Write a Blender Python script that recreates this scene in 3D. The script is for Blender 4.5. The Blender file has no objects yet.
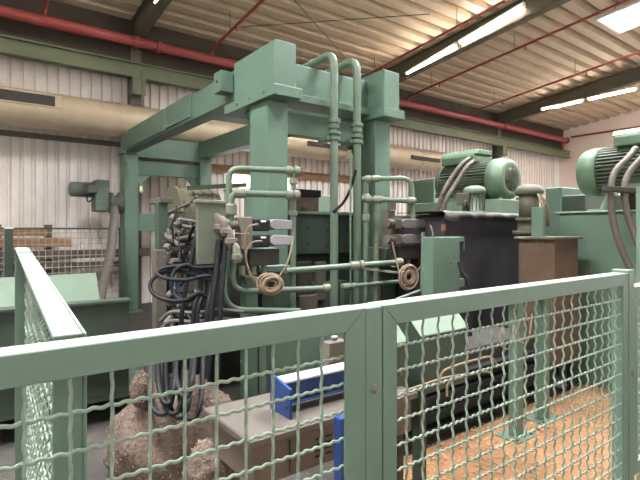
import bpy, math, random
from mathutils import Vector, Matrix
random.seed(7)
S = bpy.context.scene
COL = S.collection
# ------------------------------------------------------------------ camera, world, big lights, exposure
H = 1.60                                   # eye height
CA, SA = 0.602, 0.7985                     # the view direction in the hall's axes (x along the back wall, y towards it)
FPX = 480.0
HOR = 230.0
camd = bpy.data.cameras.new('camera'); cam = bpy.data.objects.new('camera', camd); COL.objects.link(cam)
camd.sensor_width = 36.0; camd.lens = 36.0 * FPX / 640.0
camd.shift_y = -(240.0 - HOR) / 640.0
camd.clip_start = 0.05; camd.clip_end = 200
cam.location = (0, 0, H)
cam.rotation_euler = (math.pi/2, 0, math.atan2(SA, CA) - math.pi/2)
S.camera = cam
w = bpy.data.worlds.new('sky'); S.world = w; w.use_nodes = True
bg = w.node_tree.nodes['Background']; bg.inputs[0].default_value = (0.80, 0.90, 1.0, 1); bg.inputs[1].default_value = 2.0
S.view_settings.view_transform = 'Standard'; S.view_settings.look = 'None'
S.view_settings.gamma = 1.0; S.view_settings.use_curve_mapping = False
S.view_settings.exposure = 0.78
YW = 10.7                                   # back wall
XR = 21.6                                   # right end wall
BAY = 6.7; X0 = 3.0                         # roof beams stand at X0 + k*BAY
def zroof(y): return H + 4.42 + 0.108 * (YW - y)
SKY_ROWS = [(2.7, 5.1), (0.3, 2.7)]  # the nearer row is added out of view to brighten the rail tops
SKY_X = [12.1 + BAY*k for k in (-3, -2, -1, 0, 1)]  # last bay added out of view for more light on the end wall
SKY_POWER = 750
for (ya, yb) in SKY_ROWS:
    for xa in SKY_X:
        L = bpy.data.lights.new('daylight', 'AREA'); L.shape = 'RECTANGLE'; L.size = 1.16; L.size_y = 2.36
        L.energy = SKY_POWER; L.color = (1.0, 0.985, 0.95)
        lo = bpy.data.objects.new('daylight', L); COL.objects.link(lo)
        lo.location = (xa + 0.6, (ya+yb)/2, zroof((ya+yb)/2) + 0.40)
        lo.rotation_euler = (-math.atan(0.108), 0, 0)

# ------------------------------------------------------------------ geometry helpers
def P(px, py, D):
    lat = (px-320.0)/FPX*D; zz = (HOR-py)/FPX*D
    return Vector((SA*lat + CA*D, -CA*lat + SA*D, H+zz))
def ray(px, py):
    return P(px, py, 1.0) - Vector((0, 0, H))
def PY(px, py, y):
    r = ray(px, py); t = y/r.y; return Vector((r.x*t, y, H + r.z*t))
def PXx(px, py, x):
    r = ray(px, py); t = x/r.x; return Vector((x, r.y*t, H + r.z*t))
def PZ(px, py, z):
    r = ray(px, py); t = (z-H)/r.z; return Vector((r.x*t, r.y*t, z))
def ZZ(py, x, y):                          # height of a pixel row at ground position x, y
    return H + (HOR-py)/FPX*(CA*x + SA*y)

class MB:
    def __init__(s): s.v = []; s.f = []; s.sm = []
    def add(s, vs, fs, smooth=False):
        n = len(s.v); s.v += [Vector(v) for v in vs]
        for f in fs: s.f.append([i+n for i in f]); s.sm.append(smooth)
        return s
    def box(s, a, b):
        x0, y0, z0 = a; x1, y1, z1 = b
        if x0 > x1: x0, x1 = x1, x0
        if y0 > y1: y0, y1 = y1, y0
        if z0 > z1: z0, z1 = z1, z0
        return s.add([(x0,y0,z0),(x1,y0,z0),(x1,y1,z0),(x0,y1,z0),(x0,y0,z1),(x1,y0,z1),(x1,y1,z1),(x0,y1,z1)],
              [(3,2,1,0),(4,5,6,7),(0,1,5,4),(1,2,6,5),(2,3,7,6),(3,0,4,7)])
    def cbox(s, c, d):
        return s.box([c[i]-d[i]/2 for i in range(3)], [c[i]+d[i]/2 for i in range(3)])
    def hexa(s, v8):
        return s.add(v8, [(3,2,1,0),(4,5,6,7),(0,1,5,4),(1,2,6,5),(2,3,7,6),(3,0,4,7)])
    def bar(s, a, b, w, h, up=(0,0,1)):
        a = Vector(a); b = Vector(b); d = (b-a).normalized(); up = Vector(up)
        sd = d.cross(up)
        if sd.length < 1e-4: sd = d.cross(Vector((1,0,0)))
        sd.normalize(); u = sd.cross(d).normalized()
        q = []
        for p in (a, b):
            for (i, j) in ((-1,-1),(1,-1),(1,1),(-1,1)): q.append(p + sd*(w/2*i) + u*(h/2*j))
        return s.add(q, [(3,2,1,0),(4,5,6,7),(0,1,5,4),(1,2,6,5),(2,3,7,6),(3,0,4,7)])
    def tube(s, pts, r, n=8, cap=True, smooth=True):
        pts = [Vector(p) for p in pts]; m = len(pts)
        rs = r if isinstance(r, (list, tuple)) else [r]*m
        t0 = (pts[1]-pts[0]).normalized()
        ref = Vector((0,0,1)) if abs(t0.z) < 0.9 else Vector((1,0,0))
        nv = (ref - t0*ref.dot(t0)).normalized()
        vs = []
        for i in range(m):
            if i == 0: t = t0
            elif i == m-1: t = (pts[i]-pts[i-1]).normalized()
            else:
                t = ((pts[i+1]-pts[i]).normalized() + (pts[i]-pts[i-1]).normalized())
                t = t.normalized() if t.length > 1e-6 else (pts[i+1]-pts[i]).normalized()
            nv = nv - t*nv.dot(t); nv.normalize(); bn = t.cross(nv)
            for k in range(n):
                a = 2*math.pi*k/n
                vs.append(pts[i] + (nv*math.cos(a) + bn*math.sin(a))*rs[i])
        fs = []
        for i in range(m-1):
            for k in range(n):
                k2 = (k+1) % n
                fs.append((i*n+k, i*n+k2, (i+1)*n+k2, (i+1)*n+k))
        s.add(vs, fs, smooth)
        if cap:
            s.add(vs[:n], [tuple(range(n-1,-1,-1))]); s.add(vs[-n:], [tuple(range(n))])
        return s
    def cyl(s, a, b, r, n=16, r2=None):
        return s.tube([a, b], [r, r if r2 is None else r2], n)
    def lathe(s, o, axis, prof, n=24, smooth=True):
        o = Vector(o); t = Vector(axis).normalized()
        ref = Vector((0,0,1)) if abs(t.z) < 0.9 else Vector((1,0,0))
        nv = (ref - t*ref.dot(t)).normalized(); bn = t.cross(nv); vs = []; m = len(prof)
        for (d, r) in prof:
            for k in range(n):
                a = 2*math.pi*k/n; vs.append(o + t*d + (nv*math.cos(a)+bn*math.sin(a))*max(r, 1e-4))
        fs = [(i*n+k, i*n+(k+1)%n, (i+1)*n+(k+1)%n, (i+1)*n+k) for i in range(m-1) for k in range(n)]
        return s.add(vs, fs, smooth)
    def prism(s, poly, off):
        n = len(poly); off = Vector(off); a = [Vector(p) for p in poly]; b = [p+off for p in a]
        return s.add(a+b, [tuple(range(n-1,-1,-1)), tuple(range(n,2*n))] + [(i,(i+1)%n,n+(i+1)%n,n+i) for i in range(n)])
    def build(s, name, mat, parent=None, bevel=0.0, seg=1, origin=None):
        xs = [v.x for v in s.v]; ys = [v.y for v in s.v]; zs = [v.z for v in s.v]
        o = Vector(origin) if origin else Vector(((min(xs)+max(xs))/2, (min(ys)+max(ys))/2, (min(zs)+max(zs))/2))
        me = bpy.data.meshes.new(name); me.from_pydata([v-o for v in s.v], [], s.f)
        me.polygons.foreach_set('use_smooth', s.sm); me.materials.append(mat)
        import bmesh
        bm = bmesh.new(); bm.from_mesh(me); bmesh.ops.recalc_face_normals(bm, faces=bm.faces); bm.to_mesh(me); bm.free()
        me.update()
        ob = bpy.data.objects.new(name, me); COL.objects.link(ob)
        place(ob, o, parent)
        if bevel > 0:
            md = ob.modifiers.new('edge', 'BEVEL'); md.width = bevel; md.segments = seg; md.limit_method = 'ANGLE'; md.angle_limit = 0.7
            md.harden_normals = False
        return ob
WL = {}
def place(ob, o, parent=None):
    o = Vector(o); WL[ob.name] = o.copy()
    if parent is not None:
        ob.parent = parent; ob.location = o - WL[parent.name]
    else: ob.location = o
def tag(o, label, cat, group=None):
    o['label'] = label; o['category'] = cat
    if group: o['group'] = group
    return o
def thing(name, loc, label, cat, group=None):
    o = bpy.data.objects.new(name, None); COL.objects.link(o); o.empty_display_size = 0.1
    place(o, loc); return tag(o, label, cat, group)
def structure(o, label=None):
    o['kind'] = 'structure'
    if label: o['label'] = label
    return o
def dup(src, o, parent=None):
    c = src.copy(); COL.objects.link(c); c.parent = None; place(c, o, parent); return c
def arc(pts, r, n=5):
    """polyline with rounded corners"""
    pts = [Vector(p) for p in pts]; out = [pts[0]]
    for i in range(1, len(pts)-1):
        a, b, c = pts[i-1], pts[i], pts[i+1]
        d1 = (a-b); d2 = (c-b); rr = min(r, d1.length*0.49, d2.length*0.49)
        p0 = b + d1.normalized()*rr; p1 = b + d2.normalized()*rr
        for k in range(n+1):
            t = k/n; out.append(p0*(1-t)**2 + b*2*t*(1-t) + p1*t*t)
    out.append(pts[-1]); return out
def spline(pts, n=8):
    pts = [Vector(p) for p in pts]; out = []
    q = [pts[0]*2-pts[1]] + pts + [pts[-1]*2-pts[-2]]
    for i in range(1, len(q)-2):
        for k in range(n):
            t = k/n
            out.append(0.5*((2*q[i]) + (q[i+1]-q[i-1])*t + (2*q[i-1]-5*q[i]+4*q[i+1]-q[i+2])*t*t + (3*q[i]-q[i-1]-3*q[i+1]+q[i+2])*t**3))
    out.append(pts[-1]); return out

# ------------------------------------------------------------------ materials
def lin(c):
    return tuple(((x/255)/12.92 if x/255 <= 0.04045 else ((x/255+0.055)/1.055)**2.4) for x in c)
def mat(name, rgb, rough=0.55, metal=0.0, var=0.18, scale=3.0, second=None, mix=0.5, bump=0.0, bscale=60.0, spec=0.4, stretch=None, sharp=(0.35, 0.75)):
    m = bpy.data.materials.new(name); m.use_nodes = True; nt = m.node_tree; N = nt.nodes; b = N['Principled BSDF']
    b.inputs['Roughness'].default_value = rough; b.inputs['Metallic'].default_value = metal
    b.inputs['Specular IOR Level'].default_value = spec
    tc = N.new('ShaderNodeTexCoord'); mp = N.new('ShaderNodeMapping'); nt.links.new(tc.outputs['Object'], mp.inputs[0])
    if stretch: mp.inputs['Scale'].default_value = stretch
    oi = N.new('ShaderNodeObjectInfo'); ad = N.new('ShaderNodeVectorMath'); ad.operation = 'ADD'
    sc = N.new('ShaderNodeVectorMath'); sc.operation = 'SCALE'; sc.inputs[3].default_value = 1.0
    nt.links.new(oi.outputs['Location'], sc.inputs[0]); nt.links.new(mp.outputs[0], ad.inputs[0]); nt.links.new(sc.outputs[0], ad.inputs[1])
    no = N.new('ShaderNodeTexNoise'); no.inputs['Scale'].default_value = scale; no.inputs['Detail'].default_value = 6; no.inputs['Roughness'].default_value = 0.62
    nt.links.new(ad.outputs[0], no.inputs['Vector'])
    cr = N.new('ShaderNodeValToRGB'); e = cr.color_ramp.elements
    c = lin(rgb); lo = tuple(x*(1-var) for x in c); hi = tuple(min(1, x*(1+var)) for x in c)
    e[0].position = 0.3; e[1].position = 0.7; e[0].color = (*lo, 1); e[1].color = (*hi, 1)
    nt.links.new(no.outputs[0], cr.inputs[0]); out = cr.outputs[0]
    if second:
        n2 = N.new('ShaderNodeTexNoise'); n2.inputs['Scale'].default_value = scale*2.3; n2.inputs['Detail'].default_value = 8; n2.inputs['Roughness'].default_value = 0.7
        nt.links.new(ad.outputs[0], n2.inputs['Vector'])
        r2 = N.new('ShaderNodeValToRGB'); r2.color_ramp.elements[0].position = sharp[0]; r2.color_ramp.elements[1].position = sharp[1]
        r2.color_ramp.elements[1].color = (mix, mix, mix, 1)
        nt.links.new(n2.outputs[0], r2.inputs[0])
        mx = N.new('ShaderNodeMix'); mx.data_type = 'RGBA'; nt.links.new(r2.outputs[0], mx.inputs[0]); nt.links.new(out, mx.inputs[6])
        mx.inputs[7].default_value = (*lin(second), 1); out = mx.outputs[2]
    nt.links.new(out, b.inputs['Base Color'])
    if bump > 0:
        n3 = N.new('ShaderNodeTexNoise'); n3.inputs['Scale'].default_value = bscale; n3.inputs['Detail'].default_value = 5
        nt.links.new(ad.outputs[0], n3.inputs['Vector'])
        bp = N.new('ShaderNodeBump'); bp.inputs['Strength'].default_value = bump; bp.inputs['Distance'].default_value = 0.02
        nt.links.new(n3.outputs[0], bp.inputs['Height']); nt.links.new(bp.outputs[0], b.inputs['Normal'])
    return m
def emit(name, rgb, st):
    m = bpy.data.materials.new(name); m.use_nodes = True; nt = m.node_tree; nt.nodes.clear()
    e = nt.nodes.new('ShaderNodeEmission'); o = nt.nodes.new('ShaderNodeOutputMaterial')
    e.inputs[0].default_value = (*rgb, 1); e.inputs[1].default_value = st; nt.links.new(e.outputs[0], o.inputs[0]); return m
def glass(name, rgb, tr=0.85):
    m = bpy.data.materials.new(name); m.use_nodes = True; nt = m.node_tree; nt.nodes.clear()
    t = nt.nodes.new('ShaderNodeBsdfTransparent'); g = nt.nodes.new('ShaderNodeBsdfGlossy'); mx = nt.nodes.new('ShaderNodeMixShader'); o = nt.nodes.new('ShaderNodeOutputMaterial')
    t.inputs[0].default_value = (*rgb, 1); g.inputs['Roughness'].default_value = 0.1; mx.inputs[0].default_value = 1-tr
    nt.links.new(t.outputs[0], mx.inputs[1]); nt.links.new(g.outputs[0], mx.inputs[2]); nt.links.new(mx.outputs[0], o.inputs[0]); return m

GREEN = mat('sage_paint', (86,109,94), 0.45, var=0.12, scale=2.0, second=(96,106,92), mix=0.35, bump=0.05)
GREENL = mat('pale_green_paint', (104,126,108), 0.5, var=0.1, scale=2.5, second=(140,132,108), mix=0.35)
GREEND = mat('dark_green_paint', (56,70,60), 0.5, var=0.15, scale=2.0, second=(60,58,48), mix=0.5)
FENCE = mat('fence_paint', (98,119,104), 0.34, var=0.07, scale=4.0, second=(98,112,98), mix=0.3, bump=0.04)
def dust_and_glare_top(m, rgb, amount):
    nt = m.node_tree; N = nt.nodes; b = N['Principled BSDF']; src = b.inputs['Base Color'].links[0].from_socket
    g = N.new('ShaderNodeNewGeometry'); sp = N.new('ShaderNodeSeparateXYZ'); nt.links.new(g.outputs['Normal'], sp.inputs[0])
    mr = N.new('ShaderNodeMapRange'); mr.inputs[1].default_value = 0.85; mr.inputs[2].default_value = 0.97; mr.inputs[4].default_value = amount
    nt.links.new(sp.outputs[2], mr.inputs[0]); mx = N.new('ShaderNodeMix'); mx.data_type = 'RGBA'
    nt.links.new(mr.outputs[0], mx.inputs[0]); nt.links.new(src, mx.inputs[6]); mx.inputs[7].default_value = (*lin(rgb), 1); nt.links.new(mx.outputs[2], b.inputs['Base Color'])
dust_and_glare_top(FENCE, (206,202,196), 0.5)          # overhead light painted paler into the level faces, plus fine wood dust
WIRE = mat('wire_paint', (132,148,132), 0.4, var=0.12, scale=12.0, second=(120,124,112), mix=0.4)
PIPEG = mat('pipe_paint', (86,106,90), 0.42, var=0.12, scale=5.0, second=(104,98,82), mix=0.55)
FIT = mat('fitting_paint', (110,116,100), 0.5, var=0.2, scale=9.0, second=(112,98,80), mix=0.6)
OLIVE = mat('olive_dusty', (90,86,70), 0.65, var=0.2, scale=4.0, second=(70,66,56), mix=0.6)
DUSTY = mat('dusty_steel', (88,81,73), 0.65, var=0.25, scale=7.0, second=(84,74,64), mix=0.7)
DUSTP = mat('dusty_beige', (102,94,85), 0.7, var=0.2, scale=6.0, second=(104,92,80), mix=0.6)
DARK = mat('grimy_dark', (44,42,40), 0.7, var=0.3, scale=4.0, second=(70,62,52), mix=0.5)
BLACK = mat('black_rubber', (27,28,32), 0.55, var=0.25, scale=9.0, second=(44,42,42), mix=0.35, spec=0.2)
TANKD = mat('dark_tank_paint', (52,48,54), 0.5, var=0.2, scale=1.6, second=(74,68,70), mix=0.5)
RUST = mat('rusty_brown', (90,70,54), 0.7, var=0.2, scale=3.0, second=(70,54,44), mix=0.6)
TAN = mat('tan_duct', (192,176,152), 0.40, metal=0.2, var=0.1, scale=1.2, second=(150,124,96), mix=0.45)
RED = mat('red_pipe_paint', (150,70,68), 0.45, var=0.15, scale=3.0, second=(128,50,46), mix=0.4)
REDD = mat('red_thin_pipe_paint', (150,70,60), 0.5, var=0.15, scale=3.0, second=(120,62,50), mix=0.4)
WALL = mat('wall_sheet_paint', (228,219,214), 0.6, var=0.05, scale=0.8, second=(188,170,152), mix=0.45)
PINK = mat('plaster_pink', (238,220,210), 0.85, var=0.04, scale=0.7)
PLAIN = mat('plain_wall', (226,223,217), 0.8, var=0.06, scale=0.7)
ROOF = mat('roof_sheet_paint', (200,180,154), 0.6, var=0.06, scale=0.9, second=(150,128,102), mix=0.35)
STEELB = mat('beam_grey_green', (104,100,86), 0.6, var=0.15, scale=2.0, second=(84,76,60), mix=0.5)
STEELG = mat('beam_green', (104,114,90), 0.55, var=0.12, scale=2.0, second=(96,96,72), mix=0.5)
WOOD = mat('old_wood', (150,112,82), 0.8, var=0.2, scale=3.0, second=(96,74,56), mix=0.6, stretch=(1,6,6))
LAV = mat('solenoid_grey', (138,133,138), 0.55, var=0.08, scale=6.0, second=(150,140,136), mix=0.4)
LAVD = mat('solenoid_dusty', (108,100,98), 0.6, var=0.12, scale=8.0, second=(84,74,70), mix=0.5)
BLUE = mat('blue_paint', (26,52,100), 0.4, var=0.12, scale=5.0, second=(60,80,120), mix=0.3)
STEELT = mat('dusty_table_top', (94,86,80), 0.6, metal=0.1, var=0.12, scale=6.0, second=(84,74,66), mix=0.65)
CABLE = mat('dusty_cable', (128,110,92), 0.7, var=0.2, scale=14.0, second=(110,86,68), mix=0.5)
CONDUIT = mat('dusty_conduit', (84,78,70), 0.6, var=0.15, scale=8.0, second=(104,90,78), mix=0.5)
FIBRE = mat('wood_fibre', (98,84,75), 0.95, var=0.3, scale=9.0, second=(92,70,58), mix=0.8, bump=0.8, bscale=45)
CONC = mat('dusty_concrete', (56,52,49), 0.85, var=0.12, scale=1.2, second=(96,88,80), mix=0.6, bump=0.2)
FLOOR = mat('sawdust_floor', (132,97,65), 0.9, var=0.15, scale=2.2, second=(150,106,72), mix=0.6, bump=0.4, bscale=40)
CHIP = mat('wood_chip', (172,130,90), 0.9, var=0.2, scale=9.0, second=(160,110,70), mix=0.6)
WHITE = mat('white_enamel', (232,230,224), 0.5, var=0.03)
YELLOW = mat('pale_yellow_sign', (226,220,176), 0.6, var=0.05)
TUBE_E = emit('fluorescent_glow', (1.0, 0.87, 0.72), 82.0)
WIN_E = emit('window_daylight', (0.95, 0.98, 1.0), 3.0)
PANE = glass('skylight_glass', (0.95, 0.97, 1.0))
MOTG = mat('motor_green', (88,112,90), 0.42, var=0.1, scale=4.0, second=(110,120,98), mix=0.35)
MOTF = mat('motor_fins', (80,90,74), 0.55, var=0.2, scale=6.0, second=(64,58,48), mix=0.5)

# ------------------------------------------------------------------ the hall
fl = structure(MB().box((-10.5,-2.9,-0.2),(XR+0.2,YW+0.3,0)).build('floor', CONC), 'dusty grey concrete floor of the hall')

PITCH = 0.4
def wall_profile(n, pitch=0.2, dep=0.055):
    pts = []
    for k in range(n):
        a = k*pitch
        pts += [(a,0),(a+pitch*0.62,0),(a+pitch*0.70,dep),(a+pitch*0.92,dep)]
    pts.append((n*pitch,0)); return pts
wb = structure(MB().box((-10.5,YW+0.06,0),(XR+0.1,YW+0.2,zroof(YW)+0.1)).build('wall_back', PLAIN), 'light corrugated metal back wall')
prof = wall_profile(5)
vs = []; fs = []
for (a, d) in prof: vs += [(a,YW+d,0.0),(a,YW+d,zroof(YW)-0.05)]
for i in range(len(prof)-1): fs.append((2*i,2*i+2,2*i+3,2*i+1))
sheet = None
x = -10.0
while x < XR-1.0:
    if sheet is None:
        m = MB(); m.add(vs, fs); sheet = m.build('wall_sheet', WALL, wb); base = WL[sheet.name].copy()
        place(sheet, base + Vector((x,0,0)), wb)
    else: dup(sheet, base + Vector((x,0,0)), wb)
    x += 1.0
structure(MB().prism([(XR,-3.1,0),(XR,YW+0.3,0),(XR,YW+0.3,zroof(YW)+0.25),(XR,-3.1,zroof(-3.1)+0.25)],(0.2,0,0)).build('wall_right', PINK), 'pinkish plastered end wall')
structure(MB().prism([(-10.7,-3.1,0),(-10.7,YW+0.3,0),(-10.7,YW+0.3,zroof(YW)+0.25),(-10.7,-3.1,zroof(-3.1)+0.25)],(0.2,0,0)).build('wall_left', PLAIN), 'plain end wall')
structure(MB().box((-10.7,-3.1,0),(XR+0.2,-2.9,zroof(-2.9)+0.25)).build('wall_front', PLAIN), 'plain wall behind the camera')

# roof sheets, ribs along the hall
ceil = structure(bpy.data.objects.new('ceiling', None), 'tan corrugated sheet roof'); COL.objects.link(ceil); place(ceil, (0,0,zroof(0)))
def roof_strip_mesh(length):
    vs = []; fs = []
    pr = []
    for k in range(2):
        a = k*PITCH
        pr += [(a,0),(a+PITCH*0.54,0),(a+PITCH*0.62,0.17),(a+PITCH*0.92,0.17)]
    pr.append((2*PITCH,0))
    for (a, d) in pr:
        z = -0.108*a + d
        vs += [(0,a,z),(length,a,z)]
    for i in range(len(pr)-1): fs.append((2*i,2*i+1,2*i+3,2*i+2))
    return vs, fs
CACHE = {}
def roof_sheet(xa, xb, y):
    L = round(xb-xa, 3)
    if L not in CACHE:
        vs, fs = roof_strip_mesh(L); m = MB(); m.add(vs, fs)
        o = m.build('roof_sheet', ROOF, ceil, origin=(0,0,0)); place(o, (xa, y, zroof(y)), ceil); CACHE[L] = o
    else: dup(CACHE[L], (xa, y, zroof(y)), ceil)
edges = [X0 + BAY*k for k in (-2,-1,0,1,2)] + [XR]
yk = -2.9
while yk < YW+0.3:
    hole = any(a-0.01 <= yk < b-0.01 for a, b in SKY_ROWS)
    for i in range(len(edges)-1):
        xa, xb = edges[i], edges[i+1]
        sx = [s for s in SKY_X if xa < s < xb]
        if hole and sx: roof_sheet(xa, sx[0], yk); roof_sheet(sx[0]+1.2, xb, yk)
        else: roof_sheet(xa, xb, yk)
    yk += 0.8
k = 0
for (ya, yb) in SKY_ROWS:
    for xa in SKY_X:
        k += 1
        t = bpy.data.objects.new('window_%d' % k, None); COL.objects.link(t); place(t, (xa, ya, zroof(ya))); structure(t, 'rectangular white skylight in the corrugated roof')  # nearer row and last bay are added, unseen skylights
        c = MB()
        def q(x, y, dz): return (x, y, zroof(y)+dz)
        for (x0, x1, y0, y1) in ((xa-0.06,xa,ya-0.06,yb+0.06),(xa+1.2,xa+1.26,ya-0.06,yb+0.06),(xa,xa+1.2,ya-0.06,ya),(xa,xa+1.2,yb,yb+0.06)):
            c.hexa([q(x0,y0,-0.06),q(x1,y0,-0.06),q(x1,y1,-0.06),q(x0,y1,-0.06),q(x0,y0,0.38),q(x1,y0,0.38),q(x1,y1,0.38),q(x0,y1,0.38)])
        c.build('curb', WHITE, t)
        for j in range(3):
            y0 = ya + 0.8*j; y1 = y0+0.8
            MB().hexa([q(xa,y0,0.2),q(xa+1.2,y0,0.2),q(xa+1.2,y1,0.2),q(xa,y1,0.2),q(xa,y0,0.206),q(xa+1.2,y0,0.206),q(xa+1.2,y1,0.206),q(xa,y1,0.206)]).build('pane', PANE, t)
            if j: MB().hexa([q(xa,y0-0.02,0.15),q(xa+1.2,y0-0.02,0.15),q(xa+1.2,y0+0.02,0.15),q(xa,y0+0.02,0.15),q(xa,y0-0.02,0.2),q(xa+1.2,y0-0.02,0.2),q(xa+1.2,y0+0.02,0.2),q(xa,y0+0.02,0.2)]).build('glazing_bar', WHITE, t)

# roof beams and columns
for k in (-1,0,1,2):
    xb = X0 + BAY*k
    m = MB()
    for (w_, d0, d1) in ((0.20,-0.03,-0.05),(0.05,-0.05,-0.45),(0.20,-0.45,-0.48)):
        y0, y1 = YW-0.02, -2.85
        m.hexa([(xb-w_/2,y1,zroof(y1)+d1),(xb+w_/2,y1,zroof(y1)+d1),(xb+w_/2,y0,zroof(y0)+d1),(xb-w_/2,y0,zroof(y0)+d1),
                (xb-w_/2,y1,zroof(y1)+d0),(xb+w_/2,y1,zroof(y1)+d0),(xb+w_/2,y0,zroof(y0)+d0),(xb-w_/2,y0,zroof(y0)+d0)])
    structure(m.build('roof_beam', STEELB), 'grey green steel roof beam')
    m = MB()
    m.box((xb-0.11,YW-0.26,0),(xb+0.11,YW-0.24,zroof(YW)-0.48)).box((xb-0.11,YW-0.04,0),(xb+0.11,YW-0.02,zroof(YW)-0.48)).box((xb-0.02,YW-0.24,0),(xb+0.02,YW-0.04,zroof(YW)-0.48))
    structure(m.build('wall_column', STEELB), 'grey green steel column against the back wall')
zb = ZZ(72, 3.0, YW-0.3)
xe = PY(576, 152, YW-0.4).x
eb = structure(MB().box((-10.3,YW-0.46,zb+0.13),(xe,YW-0.28,zb+0.16)).box((-10.3,YW-0.385,zb-0.13),(xe,YW-0.355,zb+0.13)).box((-10.3,YW-0.46,zb-0.16),(xe,YW-0.28,zb-0.13)).build('eave_beam', STEELG), 'green steel beam running along the back wall under the roof')
for xb in (X0, X0+BAY, X0+2*BAY):
    MB().box((xb-0.14,YW-0.5,zb-0.52),(xb+0.14,YW-0.27,zb-0.17)).build('bracket', STEELG, eb, bevel=0.01)
# wall rails
tr = structure(MB().box((-10.3,YW-0.06,ZZ(146,2.5,YW)),(2.9,YW-0.005,ZZ(146,2.5,YW)+0.10)).build('trim_1', STEELB), 'grey horizontal rail on the back wall')
zc = PY(320, 178, YW).z
structure(MB().box((3.2,YW-0.07,zc-0.08),(9.5,YW-0.005,zc+0.12)).build('trim_2', WOOD), 'brown horizontal rail on the back wall')
structure(MB().box((-10.3,YW-0.22,zb+0.17),(XR-0.2,YW-0.10,zroof(YW)-0.0)).build('trim_3', mat('roof_shadow_brown',(66,58,50),0.8)), 'dark brown strip between the eave beam and the roof, roof shadow put into its colour')  # brown strip, darkened to stand for the shadow under the roof
# window glowing with daylight
t = bpy.data.objects.new('window_20', None); COL.objects.link(t); a = PY(226,172,YW-0.04); b = PY(292,187,YW-0.04); place(t, (a.x, YW-0.02, b.z)); structure(t, 'bright daylight window low on the back wall')
MB().box((a.x,YW-0.03,b.z-0.1),(b.x,YW-0.01,a.z)).build('pane', WIN_E, t)
MB().box((a.x-0.06,YW-0.06,b.z-0.16),(b.x+0.06,YW-0.005,b.z-0.1)).box((a.x-0.06,YW-0.06,a.z),(b.x+0.06,YW-0.005,a.z+0.06)).box((a.x-0.06,YW-0.06,b.z-0.1),(a.x,YW-0.005,a.z)).box((b.x,YW-0.06,b.z-0.1),(b.x+0.06,YW-0.005,a.z)).build('window_frame', WHITE, t)
cp = PY(567, 130, YW-0.2)
tag(MB().cyl((cp.x+0.25,YW-0.1,0),(cp.x+0.25,YW-0.1,ZZ(150,cp.x,YW)),0.035,8).build('downpipe', REDD), 'thin reddish vertical pipe in the corner by the pink wall', 'pipe')

# ------------------------------------------------------------------ ceiling services
# red sprinkler main
YM = YW-0.62
p0 = PY(0, 20, YM); p1 = PY(566, 140, YM)
zm = (PY(140, 46, YM).z + PY(480, 119, YM).z)/2
t = thing('sprinkler_main', (X0, YM, zm), 'thick red sprinkler main pipe running along the back wall', 'pipe')
MB().cyl((-10.2,YM,zm),(p1.x,YM,zm),0.10,16).build('pipe_run', RED, t)
for xx in [X0-0.1, X0+0.35, X0+BAY, X0+2*BAY-0.3]: MB().cyl((xx-0.05,YM,zm),(xx+0.05,YM,zm),0.125,16).build('coupling', RED, t)
MB().lathe((p1.x,YM,zm),(1,0,0),[(0,0.14),(0.05,0.14),(0.05,0.10),(0.14,0.10),(0.14,0)],16).build('end_flange', RED, t)
MB().cyl((p1.x-0.3,YM,zm),(p1.x-0.3,YM,zm-0.45),0.05,10).build('drain_stub', REDD, t)
# thin branches under the roof, running up the slope
for (xa_px, ya_px, tgt, lab) in ((45,20,None,'thin red sprinkler branch rising from the main near the left edge'),
        (212,56,(257,0),'thin red sprinkler branch left of the green gantry corner'),
        (352,62,(440,0),'thin red sprinkler branch above the gantry crossbeam'),
        (408,93,(585,3),'thin red sprinkler branch passing above the long fluorescent light'),
        (471,113,(640,40),'thin red sprinkler branch running below the skylight'),):
    a = PY(xa_px, ya_px, YM)
    xx = a.x
    m = MB(); zt = zroof(YM)-0.42
    m.tube(arc([(xx,YM,zm),(xx,YM,zt),(xx,-2.7,zt+0.108*(YM+2.7))],0.08),0.032,8)
    t = thing('sprinkler_branch', (xx,YM,zm), lab, 'pipe', 'thin red sprinkler branches'); m.build('pipe_run', REDD, t)
    for j in range(4):
        y = YM-1.2-j*2.6; z0 = zt+0.108*(YM-y)
        MB().cyl((xx,y,z0-0.10),(xx,y,z0),0.018,6).lathe((xx,y,z0-0.10),(0,0,-1),[(0,0.018),(0.01,0.035),(0.02,0)],8).build('sprinkler_head', REDD, t)
        MB().cyl((xx,y+0.3,z0),(xx,y+0.3,zroof(y)-0.02),0.008,5).build('hanger', STEELB, t)
a = PXx(571,137,XR-0.1)
tag(MB().cyl((XR-0.08,a.y,a.z),(XR-0.08,-2.8,a.z),0.04,8).build('wall_pipe', REDD), 'thin dark red pipe across the pink end wall', 'pipe')
# thin bracing rods
for (A, B, lab) in (((294,0),(345,57),'thin bracing cable slanting down towards the gantry crossbeam'),((241,27),(430,14),'thin bracing cable crossing the roof nearly level')):
    def onroof(q_):
        r = ray(*q_); # z = zroof(y)-0.3
        t_ = (4.42-0.3+0.108*YW)/(r.z+0.108*r.y); return Vector((0,0,H))+r*t_
    tag(MB().cyl(onroof(A), onroof(B), 0.012, 6).build('bracing_cable', STEELB), lab, 'cable')
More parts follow.
